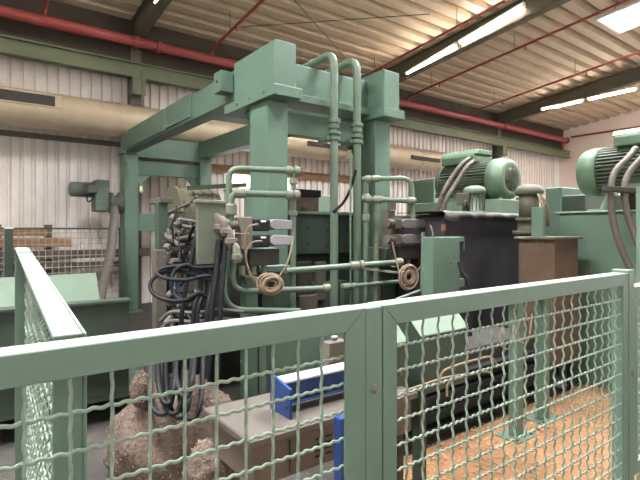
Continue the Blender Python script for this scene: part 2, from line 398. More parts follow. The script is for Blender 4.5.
# tan ventilation duct
YD = YW-0.72; RD = 0.33
zd = ZZ(118, PY(100,0,YD).x, YD)
t = thing('ventilation_duct', (X0, YD, zd), 'fat tan metal ventilation duct running along the back wall', 'duct')
slot0 = PY(52,110,YD).x; xdj = [-9.5,-6.5,-3.5,-0.5, PY(62,110,YD).x, 2.5, 5.2, 8.2, 11.2, 13.3]
for i in range(len(xdj)-1):
    MB().tube([(xdj[i],YD,zd),(xdj[i+1],YD,zd)],RD,28).build('duct_section', TAN, t)
    MB().tube([(xdj[i+1]-0.02,YD,zd),(xdj[i+1]+0.02,YD,zd)],RD+0.012,28).build('joint_ring', TAN, t)
m = MB(); m.box((-1.6,YD-RD-0.02,zd+0.02),(slot0,YD-RD+0.08,zd+0.20)); m.build('air_slot', DARK, t)
MB().box((-1.7,YD-RD-0.03,zd+0.20),(slot0+0.10,YD-RD+0.12,zd+0.22)).box((-1.7,YD-RD-0.03,zd-0.0),(slot0+0.10,YD-RD+0.09,zd+0.02)).box((slot0,YD-RD-0.03,zd+0.02),(slot0+0.10,YD-RD+0.12,zd+0.20)).build('slot_frame', TAN, t)
for xs in (PY(300,150,YD).x, PY(398,160,YD).x+0.2):
    MB().box((xs,YD-RD-0.04,zd-0.08),(xs+1.3,YD-RD+0.05,zd+0.03)).build('air_slot', DARK, t)
for xh in (0.5, 3.0, 6.2, 9.7):
    MB().box((xh-0.03,YD-0.02,zd+RD-0.02),(xh+0.03,YD+0.02,zb-0.1)).build('hanger_strap', STEELB, t)

# fluorescent lights under the roof beams
def tube_light(a, b, lab):
    a = Vector(a); b = Vector(b); d = (b-a).normalized(); n = d.cross(Vector((1,0,0))).normalized()
    if n.z < 0: n = -n
    t = thing('fluorescent_light', (a+b)/2, lab, 'light', 'fluorescent tube lights under the roof beams')
    MB().bar(a+n*0.055, b+n*0.055, 0.11, 0.05).build('housing', WHITE, t, bevel=0.008)
    MB().cyl(a+d*0.06, b-d*0.06, 0.034, 10).build('tube', TUBE_E, t)
    for p, s in ((a,1),(b,-1)): MB().bar(p, p+d*s*0.06, 0.05, 0.07).build('lamp_holder', WHITE, t)
    for p in (a+d*0.4+n*0.07, b-d*0.4+n*0.07):
        MB().box((p.x-0.01,p.y-0.01,p.z),(p.x+0.01,p.y+0.01,zroof(p.y)-0.482)).build('hanger', STEELB, t)
X1, X2 = X0+BAY, X0+2*BAY
a = PXx(406,75,X1-0.06); m_ = PXx(457,45,X1-0.06); b = PXx(525,5,X1-0.06)
tube_light(a, a+(b-a)*0.49, 'lower glowing fluorescent tube hanging under the middle roof beam')
tube_light(a+(b-a)*0.505, b, 'upper glowing fluorescent tube hanging under the middle roof beam')
a = PXx(541,110,X2-0.06); b = PXx(640,88,X2-0.06); d = (b-a)
tube_light(a, a+d*0.47, 'glowing fluorescent tube beside the red main pipe end, left one of the pair')
tube_light(a+d*0.51, a+d*0.98, 'glowing fluorescent tube at the right edge of the photo')
a = PXx(156,6,X0-0.06); tube_light(a, a+Vector((0,-1.9,0.24)), 'fluorescent tube just peeking in at the top left roof beam')

# ------------------------------------------------------------------ near fence of crimped wire mesh
YF = 0.685; TH = 0.050; RH = 0.041; ZT = H-0.15; ZBOT = 0.12; MP = 0.0515
def crimp_wire(a, b, wave, lam, amp, r=0.0028, n=6, ph=0.0):
    a = Vector(a); b = Vector(b); L = (b-a).length; d = (b-a)/L; wave = Vector(wave)
    k = max(8, int(L/lam*6)); pts = []
    for i in range(k+1):
        s_ = L*i/k; pts.append(a + d*s_ + wave*(amp*math.sin(2*math.pi*s_/lam+ph)))
    return MB().tube(pts, r, n)
def frame_panel(t, o, e, L, zt0, zt1, zb, rail=RH, stile=(0.045,0.045), depth=TH, mats=FENCE, hz0=0.09, wires=True, mb_rail=True, vx0=None, gap0=0.0):
    """o: outer front bottom start on plan, e: unit direction on plan, frame from s=0 to s=L"""
    o = Vector((o[0],o[1],0)); e = Vector((e[0],e[1],0)).normalized(); nrm = Vector((-e.y,e.x,0))   # into depth
    def q(s_, z): return o + e*s_ + Vector((0,0,z))
    def zt(s_): return zt0 + (zt1-zt0)*s_/L
    s0, s1 = stile
    dv = nrm*0.006; leg = nrm*depth; up = Vector((0,0,1)); th = 0.006
    m = MB().prism([q(0,zt(0)), q(s0,zt(s0)-rail), q(L-s1,zt(L-s1)-rail), q(L,zt(L))], dv)
    m.prism([v+dv for v in (q(0,zt(0)), q(0,zt(0)-th), q(L,zt(L)-th), q(L,zt(L)))], leg-dv)
    m.build('top_rail', mats, t, bevel=0.0014)
    m = MB().prism([q(0,zb), q(0,zt(0)), q(s0,zt(s0)-rail), q(s0,zb+rail)], dv)
    m.prism([v+dv for v in (q(0,zb), q(0,zt(0)-th-0.001-gap0), q(th,zt(0)-th-0.001-gap0), q(th,zb))], leg-dv); m.build('stile', mats, t, bevel=0.0014)
    m = MB().prism([q(L,zb), q(L-s1,zb+rail), q(L-s1,zt(L-s1)-rail), q(L,zt(L))], dv)
    m.prism([v+dv for v in (q(L-th,zb), q(L-th,zt(L)-th-0.001), q(L,zt(L)-th-0.001), q(L,zb))], leg-dv); m.build('stile', mats, t, bevel=0.0014)
    m = MB().prism([q(0,zb), q(s0,zb+rail), q(L-s1,zb+rail), q(L,zb)], dv)
    m.prism([v+dv for v in (q(th,zb), q(th,zb+th), q(L-th,zb+th), q(L-th,zb))], leg-dv); m.build('bottom_rail', mats, t, bevel=0.0014)
    if not wires: return
    mid = nrm*0.0125
    z0 = zb+rail-0.02; nv = 0
    s_ = s0 + (vx0 if vx0 is not None else 0.03)
    first = None
    while s_ < L-s1-0.008:
        zz = zt(s_)-rail+0.02
        ob = None
        if first is None or abs(zt1-zt0) > 1e-6:
            ob = crimp_wire(q(s_,z0)+mid, q(s_,zz)+mid, nrm*0.9+e*0.4, MP*2/3, 0.0034).build('vertical_wire', WIRE, t); first = ob; fo = WL[ob.name]-q(s_,0)
        else: dup(first, q(s_,0)+fo, t)
        s_ += MP
    z = zt0-hz0; first = None
    while z > zb+rail+0.008:
        if first is None:
            first = crimp_wire(q(s0-0.02,z)+mid, q(L-s1+0.02,z+(zt1-zt0))+mid, nrm*0.8+Vector((0,0,0.6)), MP*0.4, 0.0015).build('horizontal_wire', WIRE, t); fo = WL[first.name]-Vector((0,0,z))
        else: dup(first, Vector((0,0,z))+fo, t)
        z -= MP
XL = -0.75
t = thing('mesh_fence', (XL, YF, ZBOT), 'sage green fence panel with crimped wire mesh, left of the bolted post', 'fence panel', 'front fence panels')
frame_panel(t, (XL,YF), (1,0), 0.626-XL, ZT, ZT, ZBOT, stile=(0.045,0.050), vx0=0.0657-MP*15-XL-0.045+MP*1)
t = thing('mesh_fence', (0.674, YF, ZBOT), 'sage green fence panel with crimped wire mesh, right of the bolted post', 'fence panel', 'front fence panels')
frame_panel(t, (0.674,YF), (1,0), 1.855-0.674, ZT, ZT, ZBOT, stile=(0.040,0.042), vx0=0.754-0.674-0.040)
def post(x0, x1, y0, y1, zt, lab, bolts, name='fence_post'):
    t = thing(name, ((x0+x1)/2,(y0+y1)/2,0), lab, 'post')
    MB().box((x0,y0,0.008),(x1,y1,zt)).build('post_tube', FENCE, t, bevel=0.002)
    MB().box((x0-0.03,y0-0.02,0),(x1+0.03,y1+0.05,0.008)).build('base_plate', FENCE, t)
    for (bx, bz) in bolts:
        b = MB().lathe((bx,y0,bz),(0,-1,0),[(0,0.0088),(0.006,0.0088),(0.008,0.006),(0.008,0)],6,False).build('bolt', FIT, t)
        MB().lathe((bx,y0,bz),(0,-1,0),[(0,0.0115),(0.0018,0.0115),(0.0018,0)],14).build('washer', FIT, b)
bz = PY(374,388,YF).z
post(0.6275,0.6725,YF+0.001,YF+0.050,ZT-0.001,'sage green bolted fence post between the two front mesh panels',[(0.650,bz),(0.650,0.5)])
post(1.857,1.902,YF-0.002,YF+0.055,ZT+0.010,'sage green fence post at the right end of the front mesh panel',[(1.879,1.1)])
# gate section beyond the right post
t = thing('fence_gate', (1.93, YF, 0.7), 'sage green gate frame cut off by the right photo edge', 'gate')
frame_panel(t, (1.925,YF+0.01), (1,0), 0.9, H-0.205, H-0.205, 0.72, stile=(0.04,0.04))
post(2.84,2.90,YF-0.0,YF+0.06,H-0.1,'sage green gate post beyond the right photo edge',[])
a = PY(636,190,1.15)
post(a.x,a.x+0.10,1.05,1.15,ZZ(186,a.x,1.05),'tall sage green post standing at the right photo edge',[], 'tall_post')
# side panel running away from the camera
n0 = Vector((0.1525,0.775)); n1 = Vector((0.215,2.133)); e = (n1-n0).normalized(); Ls = (n1-n0).length
t = thing('mesh_fence', (0.13,0.77,0.1), 'sage green mesh fence panel running away from the camera on the left', 'fence panel')
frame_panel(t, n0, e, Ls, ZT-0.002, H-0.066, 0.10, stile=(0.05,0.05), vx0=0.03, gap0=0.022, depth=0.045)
kx = n0+e*(Ls*0.86)
MB().bar((kx.x-0.02,kx.y,H-0.0772),(kx.x-0.02,kx.y+0.012,H-0.0765),0.041,0.004).build('weld_seam', FIT, t)
MB().box((0.100,0.737,ZT-0.036),(0.175,0.774,ZT-0.032)).build('joint_plate', FENCE, t)

# ------------------------------------------------------------------ green gantry
GA, GB, GC, GD = 2.565, 2.82, 4.10, 4.36
Y1, Y2, Y3, Y4 = 4.31, 4.69, 9.66, 10.0
g = thing('gantry_frame', ((GA+GD)/2, 6.8, 0), 'large sage green steel gantry frame standing over the machine', 'gantry')
def gb(name, a, b, bev=0.008, mt=GREEN, par=None): return MB().box(a,b).build(name, mt, par or g, bevel=bev, seg=2)
ZLO = H+1.36
for (x0, x1, y0, y1) in ((GA,GB,Y1,Y2),(GC,GD,Y1,Y2),(GA,GB,Y3,Y4),(GC,GD,Y3,Y4)):
    gb('post', (x0,y0,0.02), (x1,y1,ZLO-0.001 if y0 < 6 else H+1.479))
    gb('base_plate', (x0-0.08,y0-0.08,0), (x1+0.08,y1+0.08,0.02), 0)
for (x0, x1) in ((GA,GB),(GC,GD)):
    gb('long_beam', (x0+0.012,5.0,H+1.521), (x1-0.012,Y4+0.02,H+1.87))
    gb('end_box', (x0,4.15,H+1.47), (x1+0.0,5.07,H+1.94), 0.012)
    gb('flange_plate', (x0-0.05,4.10,H+1.36), (x1+0.04,5.22,H+1.47))
for (ya, yb, d) in ((6.35,7.35,0.06),(7.40,9.4,0.10)):
    gb('side_plate', (GA-0.016,ya,H+1.58-d*0.3), (GA+0.0115,yb,H+1.885), 0.004)
bx = gb('lug_box', (GA-0.16,5.08,H+1.60), (GA-0.001,5.27,H+1.84), 0.006)
MB().lathe((GA-0.162,5.18,H+1.73),(-1,0,0),[(0,0.02),(0.004,0.02),(0.004,0)],10).build('lug_hole', DARK, bx)
gb('cap_block', (GA-0.03,Y3-0.02,H+1.48), (GB+0.02,Y4+0.05,H+1.52), 0.004)
gb('cap_block', (GC-0.03,Y3-0.02,H+1.48), (GD+0.02,Y4+0.05,H+1.52), 0.004)
# front crossbeam
gb('crossbeam', (GB+0.001,4.45,H+1.50), (GC-0.001,4.70,H+1.86))
gb('crossbeam_ledge', (GB+0.001,4.36,H+1.42), (GC-0.001,4.70,H+1.50), 0.005)
gb('lower_crossbeam', (GB+0.001,4.52,H+1.08), (GC-0.001,4.66,H+1.33))
gb('far_crossbeam', (GB+0.001,Y3+0.05,H+1.52), (GC-0.001,Y4-0.05,H+1.85))
gb('far_crossbeam_ledge', (GB+0.001,Y3,H+1.44), (GC-0.001,Y4-0.02,H+1.52), 0.004)
gb('far_lower_crossbeam', (GB+0.001,Y3+0.1,H+1.10), (GC-0.001,Y4-0.1,H+1.38))
gb('middle_crossbeam', (GB+0.001,6.0,H+1.56), (GC-0.001,6.35,H+1.76))
for (x0, s) in ((GB,1),(GC,-1)):
    MB().prism([(x0,4.6,H+1.36),(x0+s*0.30,4.6,H+1.08) if False else (x0,4.6,H+0.92),(x0+s*0.22,4.6,H+1.08)],(0,0.05,0)).build('gusset', GREEND, g)
    MB().prism([(x0,Y3+0.12,H+1.12),(x0,Y3+0.12,H+0.80),(x0+s*0.30,Y3+0.12,H+1.12)],(0,0.04,0)).build('gusset', GREEN, g)
for yy in (Y2+0.001,):
    MB().prism([(GA+0.1,yy,H+1.36),(GA+0.1,yy+0.30,H+1.36),(GA+0.1,yy,H+1.0)],(0.05,0,0)).build('gusset', GREEN, g)
MB().prism([(GA-0.001,Y3-0.02,H+1.30),(GA-0.001,Y3-0.02,H+0.95),(GA-0.001,Y3-0.12,H+1.30)],(0.03,0,0)).build('gusset', GREEN, g)
gb('tie_plate', (GB+0.001,Y3+0.1,H-0.02), (GB+0.62,Y3+0.16,H+0.33), 0.004)
ib = gb('indicator_box', (GB+0.001,Y3-0.02,H+0.72), (GB+0.10,Y3+0.05,H+0.90), 0.004)
MB().box((GB+0.02,Y3-0.026,H+0.76),(GB+0.075,Y3-0.0205,H+0.86)).build('indicator_lens', YELLOW, ib)
for z in (1.55,1.70,1.80):
    for k in range(4):
        pass
for yb in (4.3,4.6,4.9):
    MB().lathe((GA,yb,H+1.42),(-1,0,0),[(0.05,0.016),(0.062,0.016),(0.062,0)],6,False).build('bolt', GREEN, g)

# ------------------------------------------------------------------ pipes, hoses
def collar(par, p, d, r, L, n=12, mt=None, name='collar'):
    p = Vector(p); d = Vector(d).normalized()
    return MB().lathe(p-d*L/2, d, [(0,0),(0,r*0.85),(L*0.12,r),(L*0.88,r),(L,r*0.85),(L,0)], n, False).build(name, mt or FIT, par)
def pipe(lab, pts, r, fits=(), mt=PIPEG, rad=0.10, group='green painted hydraulic pipes', name='hydraulic_pipe', n=12, cat='pipe'):
    q = [P(*p) if not isinstance(p, Vector) else p for p in pts]
    pl = arc(q, rad)
    t = thing(name, min(q, key=lambda v: v.z), lab, cat, group)
    MB().tube(pl, r, n).build('pipe_run', mt, t)
    for (i, f, sc, L) in fits:
        d = q[i+1]-q[i]; collar(t, q[i]+d*f, d, r*sc, L)
    return t
# two tall pipes looping over the crossbeam
def tall(px, lab, ybot):
    x = PY(px,200,4.26).x
    q = [Vector((x-0.02,5.2,H+1.80)), Vector((x-0.02,4.95,H+1.98)), Vector((x,4.26,H+2.02)), Vector((x,4.26,ybot))]
    t = thing('hydraulic_pipe', (x,4.26,ybot), lab, 'pipe', 'tall pipes over the crossbeam')
    MB().tube(arc(q,0.17,8),0.046,14).build('pipe_run', PIPEG, t)
    for (z, r, L) in ((H+1.235,0.075,0.05),(H+1.18,0.062,0.07),(H+1.10,0.075,0.04),(H+1.04,0.068,0.05)):
        collar(t, (x,4.26,z), (0,0,1), r, L, mt=PIPEG)
    cl = MB().box((x-0.10,4.255,H+1.015),(x+0.10,4.36,H+1.065)).build('pipe_clamp', GREEN, t, bevel=0.006)
    MB().box((x-0.03,4.36,H+1.02),(x+0.03,4.53,H+1.06)).build('clamp_stem', GREEN, cl)
    return x
xg = tall(334, 'left tall sage green pipe looping over the gantry crossbeam', 0.03)
xh = tall(357, 'right tall sage green pipe looping over the gantry crossbeam', 0.03)
pipe('green pipe bent in an upper loop left of the near gantry post', [(229,226,4.35),(229,168,4.35),(299,171,4.5)], 0.028, [(0,0.22,1.5,0.06),(1,0.86,1.45,0.06),(1,0.97,1.5,0.05)])
pipe('short green pipe just below the upper loop at the near gantry post', [(231,230,4.25),(231,193,4.25),(300,195,4.42)], 0.030, [(0,0.55,1.7,0.10),(1,0.12,1.5,0.12),(1,0.84,1.5,0.06),(1,0.95,1.5,0.05)], rad=0.08)
pipe('vertical green pipe down the right edge of the near gantry post', [(293,170,4.5),(293,398,4.5)], 0.028, [(0,0.05,1.4,0.05),(0,0.12,1.5,0.06),(0,0.19,1.4,0.05)])
pipe('long level green pipe crossing between the gantry posts', [(286,271,4.42),(402,262,5.0)], 0.030, [(0,0.56,1.5,0.10),(0,0.62,1.7,0.04),(0,0.97,1.5,0.08)])
pipe('lower green pipe curving out of the valve elbows', [(234,250,4.2),(231,292,4.2),(330,288,4.55)], 0.028, [(1,0.96,1.5,0.07)], rad=0.16)
pipe('lowest green pipe sweeping out below the valve block', [(226,222,4.15),(223,310,4.15),(300,311,4.45)], 0.028, [(0,0.1,1.6,0.07)], rad=0.2)
pipe('short level green pipe right of the tall pipes', [(341,287,4.97),(403,281,5.06)], 0.022, [(0,0.08,1.7,0.07),(0,0.2,1.4,0.04)])
pipe('vertical green pipe on the left edge of the far right gantry post', [(366,178,5.15),(366,377,5.15)], 0.028, [(0,0.1,1.6,0.08),(0,0.2,1.5,0.08)])
pipe('thin vertical brownish pipe before the right gantry post', [(376,200,5.25),(376,374,5.25)], 0.030, [], mt=FIT)
pipe('thin vertical green pipe beside the right tall pipe', [(350.5,150,5.0),(350.5,381,5.0)], 0.010, [])
pipe('green pipe bent down at its right end by the right gantry post', [(362,179,5.05),(412,178,5.05),(413,219,5.05)], 0.024, [(0,0.12,1.6,0.06),(0,0.28,1.5,0.09)], rad=0.12)
pipe('straight green pipe under the bent one by the right gantry post', [(362,199,5.0),(416,201,5.0)], 0.027, [(0,0.12,1.5,0.06),(0,0.3,1.5,0.10),(0,0.9,1.5,0.08)])
pipe('green pipe dropping behind the right coil of cable', [(423,232,4.9),(420,385,4.9)], 0.018, [], mt=FIT)
pipe('green pipe low on the right leading under the fence rail', [(396,300,4.7),(420,291,4.9)], 0.02, [], mt=PIPEG)
# valve manifolds
def valve_unit(px, yv, rows, lab, flip=False, dz=0):
    a = PY(px, rows[0], yv); t = thing('valve_block', (a.x,yv,a.z-0.35), lab, 'valve block')
    x = a.x
    for r in rows:
        z = PY(px+25, r, yv).z
        if not flip:
            MB().box((x,yv-0.05,z-0.07),(x+0.11,yv+0.09,z+0.07)).build('manifold', DUSTP, t, bevel=0.008)
            cb = MB().box((x+0.11,yv-0.05,z-0.055),(x+0.29,yv+0.06,z+0.055)).build('solenoid_coil', BLACK, t, bevel=0.012)
            MB().box((x+0.19,yv-0.055,z+0.025),(x+0.24,yv-0.0505,z+0.042)).build('coil_tag', WHITE, cb)
            m = MB(); m.prism([(x+0.29,yv-0.05,z-0.02),(x+0.34,yv-0.05,z-0.045),(x+0.56,yv-0.05,z-0.038),(x+0.57,yv-0.05,z+0.03),(x+0.54,yv-0.05,z+0.045),(x+0.33,yv-0.05,z+0.055),(x+0.29,yv-0.05,z+0.03)],(0,0.1,0)); m.build('solenoid_cap', LAV, t, bevel=0.008)
            MB().cyl((x-0.02,yv,z),(x-0.14,yv,z-0.01),0.034,12).build('fitting', DUSTY, t)
            MB().lathe((x-0.10,yv,z),(-1,0,0),[(0,0.05),(0.04,0.05),(0.04,0)],6,False).build('hex_nut', DUSTP, t)
        else:
            MB().box((x,yv-0.05,z-0.055),(x+0.09,yv+0.09,z+0.055)).build('manifold', DUSTY, t, bevel=0.008)
            m = MB(); m.prism([(x+0.09,yv-0.05,z-0.035),(x+0.15,yv-0.05,z-0.05),(x+0.44,yv-0.05,z-0.045),(x+0.50,yv-0.05,z-0.02),(x+0.50,yv-0.05,z+0.02),(x+0.42,yv-0.05,z+0.05),(x+0.14,yv-0.05,z+0.055),(x+0.09,yv-0.05,z+0.03)],(0,0.1,0)); m.build('solenoid_cap', LAVD, t, bevel=0.008)
            cb = MB().box((x+0.50,yv-0.04,z-0.03),(x+0.60,yv+0.05,z+0.035)).build('solenoid_coil', BLACK, t, bevel=0.01)
            MB().cyl((x,yv,z),(x-0.09,yv,z+0.01),0.045,12).build('fitting', DUSTY, t)
    zb_ = PY(px+25, rows[-1], yv).z
    MB().box((x+0.10,yv+0.0,zb_-0.22),(x+0.42,yv+0.16,zb_-0.075)).build('sub_plate', DARK, t, bevel=0.006)
    for k in range(3): MB().cyl((x+0.06+0.11*k,yv+0.05,zb_-0.22),(x+0.06+0.11*k,yv+0.05,zb_-0.30),0.028,10).build('port_fitting', FIT, t)
    MB().box((x+0.05,yv+0.16,zb_-0.30),(x+0.30,yv+0.55,zb_-0.10)).build('support_bracket', GREEND, t, bevel=0.005)
    return t
valve_unit(239, 3.78, (225,241), 'stack of two grey solenoid valves on the near gantry post')
valve_unit(393, 3.60, (224,239), 'stack of two grey solenoid valves on the right gantry post', True)
# elbows left of the left valves
for i, (px, py) in enumerate(((214,218),(221,222),(233,248),(226,232))):
    lab = ['dusty beige elbow fitting on the steel guard plate','dusty elbow fitting beside the guard plate edge','dusty pipe elbow under the left valve stack','dusty pipe elbow left of the valve stack'][i]
    t = thing('pipe_elbow', P(px,py+10,4.05), lab, 'fitting', 'dusty elbow fittings')
    MB().tube(arc([P(px-6,py-2,4.08),P(px+3,py-3,4.05),P(px+4,py+14,4.05)],0.06),0.034,12).build('elbow', DUSTP if i != 2 else FIT, t)
    collar(t, P(px+4,py+9,4.05),(0,0,1),0.048,0.05,8,DUSTP)
    collar(t, P(px-3,py-2,4.07),(P(px+3,py-3,4.05)-P(px-6,py-2,4.08)),0.046,0.04,8,DUSTP)
# cable coils
def coil(c, ru, rz, turns, lab, lead, hook=0.62):
    t = thing('cable_coil', c, lab, 'cable')
    for k in range(turns):
        a0 = random.uniform(0,6.28); f = random.uniform(0.35,1.08); pts = []
        tilt = random.uniform(-0.15,0.15)
        for i in range(25):
            a = a0+2*math.pi*i/24
            dx = ru*f*math.cos(a); dz = rz*f*math.sin(a)+tilt*dx
            pts.append(Vector(c)+Vector((dx*0.8,-dx*0.6*0.6-0.003*k,dz)))
        MB().tube(pts,0.009,6).build('cable_turn', CABLE, t)
    MB().bar(Vector(c)+Vector((0,-0.02,rz*0.3)),Vector(c)+Vector((0.05,hook,rz*0.3)),0.02,0.02).build('hook', FIT, t)
    for l in lead: MB().tube(spline([P(*p) for p in l],6),0.008,6).build('cable_lead', CABLE, t)
    return t
coil(P(269,284,4.0),0.125,0.09,18,'coil of dusty brown cable hanging on the near gantry post',
     [[(258,285,4.0),(248,268,3.95),(245,245,3.9),(248,228,3.88),(258,224,3.86)],[(279,277,4.0),(286,266,4.0),(291,250,4.05),(293,236,4.1)],[(256,284,4.0),(250,275,3.95),(246,255,3.9),(252,243,3.9),(262,241,3.86)]])
coil(P(407,277,4.6),0.10,0.11,14,'coil of dusty brown cable hanging beside the right gantry post',
     [[(414,274,4.6),(422,265,4.6),(430,252,4.55),(433,236,4.5),(430,225,4.5)],[(399,272,4.6),(395,255,4.6),(392,242,4.6)]])

# ------------------------------------------------------------------ machine under the gantry
t = thing('machine_bed', (3.3,7,0), 'dusty dark machine body filling the space under the gantry', 'machine')
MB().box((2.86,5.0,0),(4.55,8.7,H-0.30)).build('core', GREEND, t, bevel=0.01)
a = PY(293,214,4.86); b = PY(357,257,4.86)
MB().box((a.x,4.86,H-0.30),(b.x+0.1,5.0,a.z)).build('front_panel', GREEND, t, bevel=0.006)
MB().box((a.x-0.04,4.82,a.z),(b.x+0.12,5.3,a.z+0.04)).build('top_ledge', GREENL, t, bevel=0.004)
for (px, py) in ((308,228),(327,231),(308,243),(327,246)):
    c = PY(px,py,4.86); MB().lathe(c,(0,-1,0),[(0,0.018),(0.006,0.018),(0.006,0)],8,False).build('bolt', DARK, t)
MB().box((a.x+0.15,5.7,a.z-0.1),(b.x+0.3,6.4,PY(330,196,5.7).z)).build('rear_cover', GREENL, t, bevel=0.01)
MB().box((1.98,5.3,0),(2.84,6.0,H-0.22)).build('roll_housing', DARK, t, bevel=0.02)
MB().box((2.9,4.70,0.02),(4.0,4.86,0.95)).build('lower_plate', GREEND, t, bevel=0.005)
c = PY(352,296,4.6)
MB().box((c.x-0.12,4.62,c.z-0.5),(c.x+0.14,4.70,c.z+0.16)).build('side_bracket', GREEN, t, bevel=0.004)
for (l, r, tp, bt, y, mt_) in ((297,312,262,296,4.66,DARK),(316,326,262,300,4.66,DUSTY),(300,318,296,312,4.55,DUSTY)):
    a = PY(l,tp,y); b = PY(r,bt,y); MB().box((a.x,y,b.z),(b.x,y+0.04,a.z)).build('bearing_block', mt_, t, bevel=0.008)
# motor box on the ledge
a = PY(297,189,4.92); b = PY(319,212,4.92)
t = thing('limit_switch_box', (a.x,4.92,b.z), 'dusty brown box with a black lid on the ledge between the posts', 'box')
zl = PY(297,214,4.86).z+0.04
MB().box((a.x,4.92,zl),(b.x,5.15,a.z-0.09)).build('housing', mat('dusty_brown_box',(112,92,80),0.7,second=(80,62,52),scale=8), t, bevel=0.008)
MB().box((a.x-0.02,4.90,a.z-0.09),(b.x+0.02,5.17,a.z)).build('lid', BLACK, t, bevel=0.005)
for dx in (0.08,0.14): MB().cyl((a.x+dx,4.9,zl+0.03),(a.x+dx,4.92,zl+0.03),0.018,8).build('cable_gland', DUSTY, t)
tag(MB().tube(spline([P(356,170,5.3),P(350,190,5.35),P(343,203,5.4),P(333,212,5.4)],8),0.016,8).build('black_hose', BLACK), 'thin black hose sagging behind the two tall pipes', 'hose')
# grinding hood with bands, left
t = thing('roll_hood', (2.2,5.8,H-0.1), 'dusty olive rounded hood with bands behind the hydraulics', 'hood')
x0 = 2.02; x1 = 2.52; yc = 5.55; rr = 0.30; zc0 = H+0.20
def half(xa, xb, r, mt_, name, par, thick=None):
    pr = [(yc - r*math.cos(math.pi*k/14), zc0 + r*1.0*math.sin(math.pi*k/14)) for k in range(15)]
    return MB().prism([(xa,y,z) for (y,z) in pr],(xb-xa,0,0)).build(name, mt_, par, bevel=0.004)
half(x0, x1, rr, OLIVE, 'hood_shell', t)
for k in range(4):
    xx = x0+0.05+(x1-x0-0.15)*k/3; half(xx, xx+0.03, rr+0.014, OLIVE, 'band', t)
half(x0-0.02, x0+0.012, rr+0.02, OLIVE, 'end_plate', t)
MB().box((x0,yc-rr-0.05,H-0.22),(x1,yc+rr+0.05,zc0)).build('hood_base', OLIVE, t)
MB().bar(PY(188,188,5.3),PY(246,185,5.3),0.05,0.05).build('top_bar', GREEND, t)
# hydraulic guard unit
t = thing('hydraulic_unit', P(205,330,4.3), 'dusty hydraulic unit with guard plate and manifold left of the near gantry post', 'hydraulic unit')
def fb(name, l, r, tp, bt, y, dep, mt_, bev=0.006, par=None):
    a = PY(l,tp,y); b = PY(r,bt,y); zm1 = PY((l+r)/2,tp,y).z; zm0 = PY((l+r)/2,bt,y).z
    return MB().box((a.x,y,zm0),(b.x,y+dep,zm1)).build(name, mt_, par or t, bevel=bev)
gp = fb('guard_plate', 198, 226, 202, 264, 3.75, 0.05, mat('guard_grey_green',(88,94,80),0.55,second=(84,84,72),scale=4), 0.004)
fb('guard_top_lip', 197, 227, 200, 203, 3.73, 0.09, FIT, 0.003)
fb('side_bracket', 158, 168, 202, 256, 4.75, 0.10, GREEND)
fb('bracket_cap', 160, 173, 197, 203, 4.72, 0.3, OLIVE)
fb('upright_block', 156, 167, 250, 345, 4.55, 0.12, DUSTY)
fb('inner_block', 182, 192, 252, 300, 4.5, 0.25, DUSTY)
fb('manifold_bar', 168, 200, 232, 237, 4.55, 0.12, DUSTY)
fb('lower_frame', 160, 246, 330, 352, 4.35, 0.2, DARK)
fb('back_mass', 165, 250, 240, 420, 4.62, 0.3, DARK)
for (p, q_, r) in (((173,218),(198,222),0.020),((176,224),(198,229),0.020),((170,212),(190,203),0.018),((172,240),(196,236),0.028),((166,236),(182,247),0.028),((186,207),(197,196),0.016)):
    MB().cyl(P(*p,4.35),P(*q_,4.2),r*0.72,10).build('rod', DUSTY, t)
for (px, py) in ((174,218),(177,224),(172,239),(184,246),(194,239),(168,247),(190,231),(181,232)):
    collar(t, P(px,py,4.3), P(198,py+2,4.2)-P(px,py,4.3), 0.033, 0.06, 8, DUSTY, 'hex_fitting')
for (px, py) in ((172,258),(178,275),(186,262),(172,300),(180,310),(191,300),(198,285)):
    MB().cbox(P(px,py,4.45),(0.09,0.10,0.12)).build('valve_body', DUSTY if (px+py) % 2 else DARK, t, bevel=0.012)
fb('blue_label_plate', 175, 183, 280, 292, 4.36, 0.03, mat('bluish_plate',(96,108,130),0.5), 0.003)
for i in range(20):
    px = random.uniform(166,205); py = random.uniform(206,320); D_ = random.uniform(4.05,4.5)
    pts = [P(px,py,D_)]
    for k in range(4): pts.append(P(px+random.uniform(-7,7), py+(k+1)*random.uniform(4,12), D_+random.uniform(-0.12,0.12)))
    MB().tube(spline(pts,5), random.choice((0.008,0.011,0.015)), 6).build('cable_lead', random.choice((BLACK,BLACK,DUSTY,DARK)), t)
for i in range(16):
    c_ = P(random.uniform(166,200),random.uniform(208,325),random.uniform(4.2,4.5)); d_ = Vector((random.choice((1,0)),0.2,random.choice((0,1))))
    collar(t, c_, d_ if d_.length > 0.5 else Vector((1,0,0)), random.uniform(0.018,0.034), random.uniform(0.05,0.11), 8, random.choice((DUSTY,DUSTP,OLIVE)), 'hex_fitting')
# green column behind the valves
t = thing('valve_stand', P(265,330,4.5), 'narrow green stand behind the brown cable coil', 'stand')
fb('column', 246, 258, 268, 405, 4.05, 0.12, GREEN)
fb('column', 262, 272, 252, 405, 4.10, 0.12, GREEND)
fb('shelf', 246, 290, 266, 272, 4.0, 0.25, GREEN)
fb('upright', 262, 276, 248, 268, 4.08, 0.1, GREEN)
fb('panel', 272, 292, 272, 330, 4.14, 0.04, GREEND)
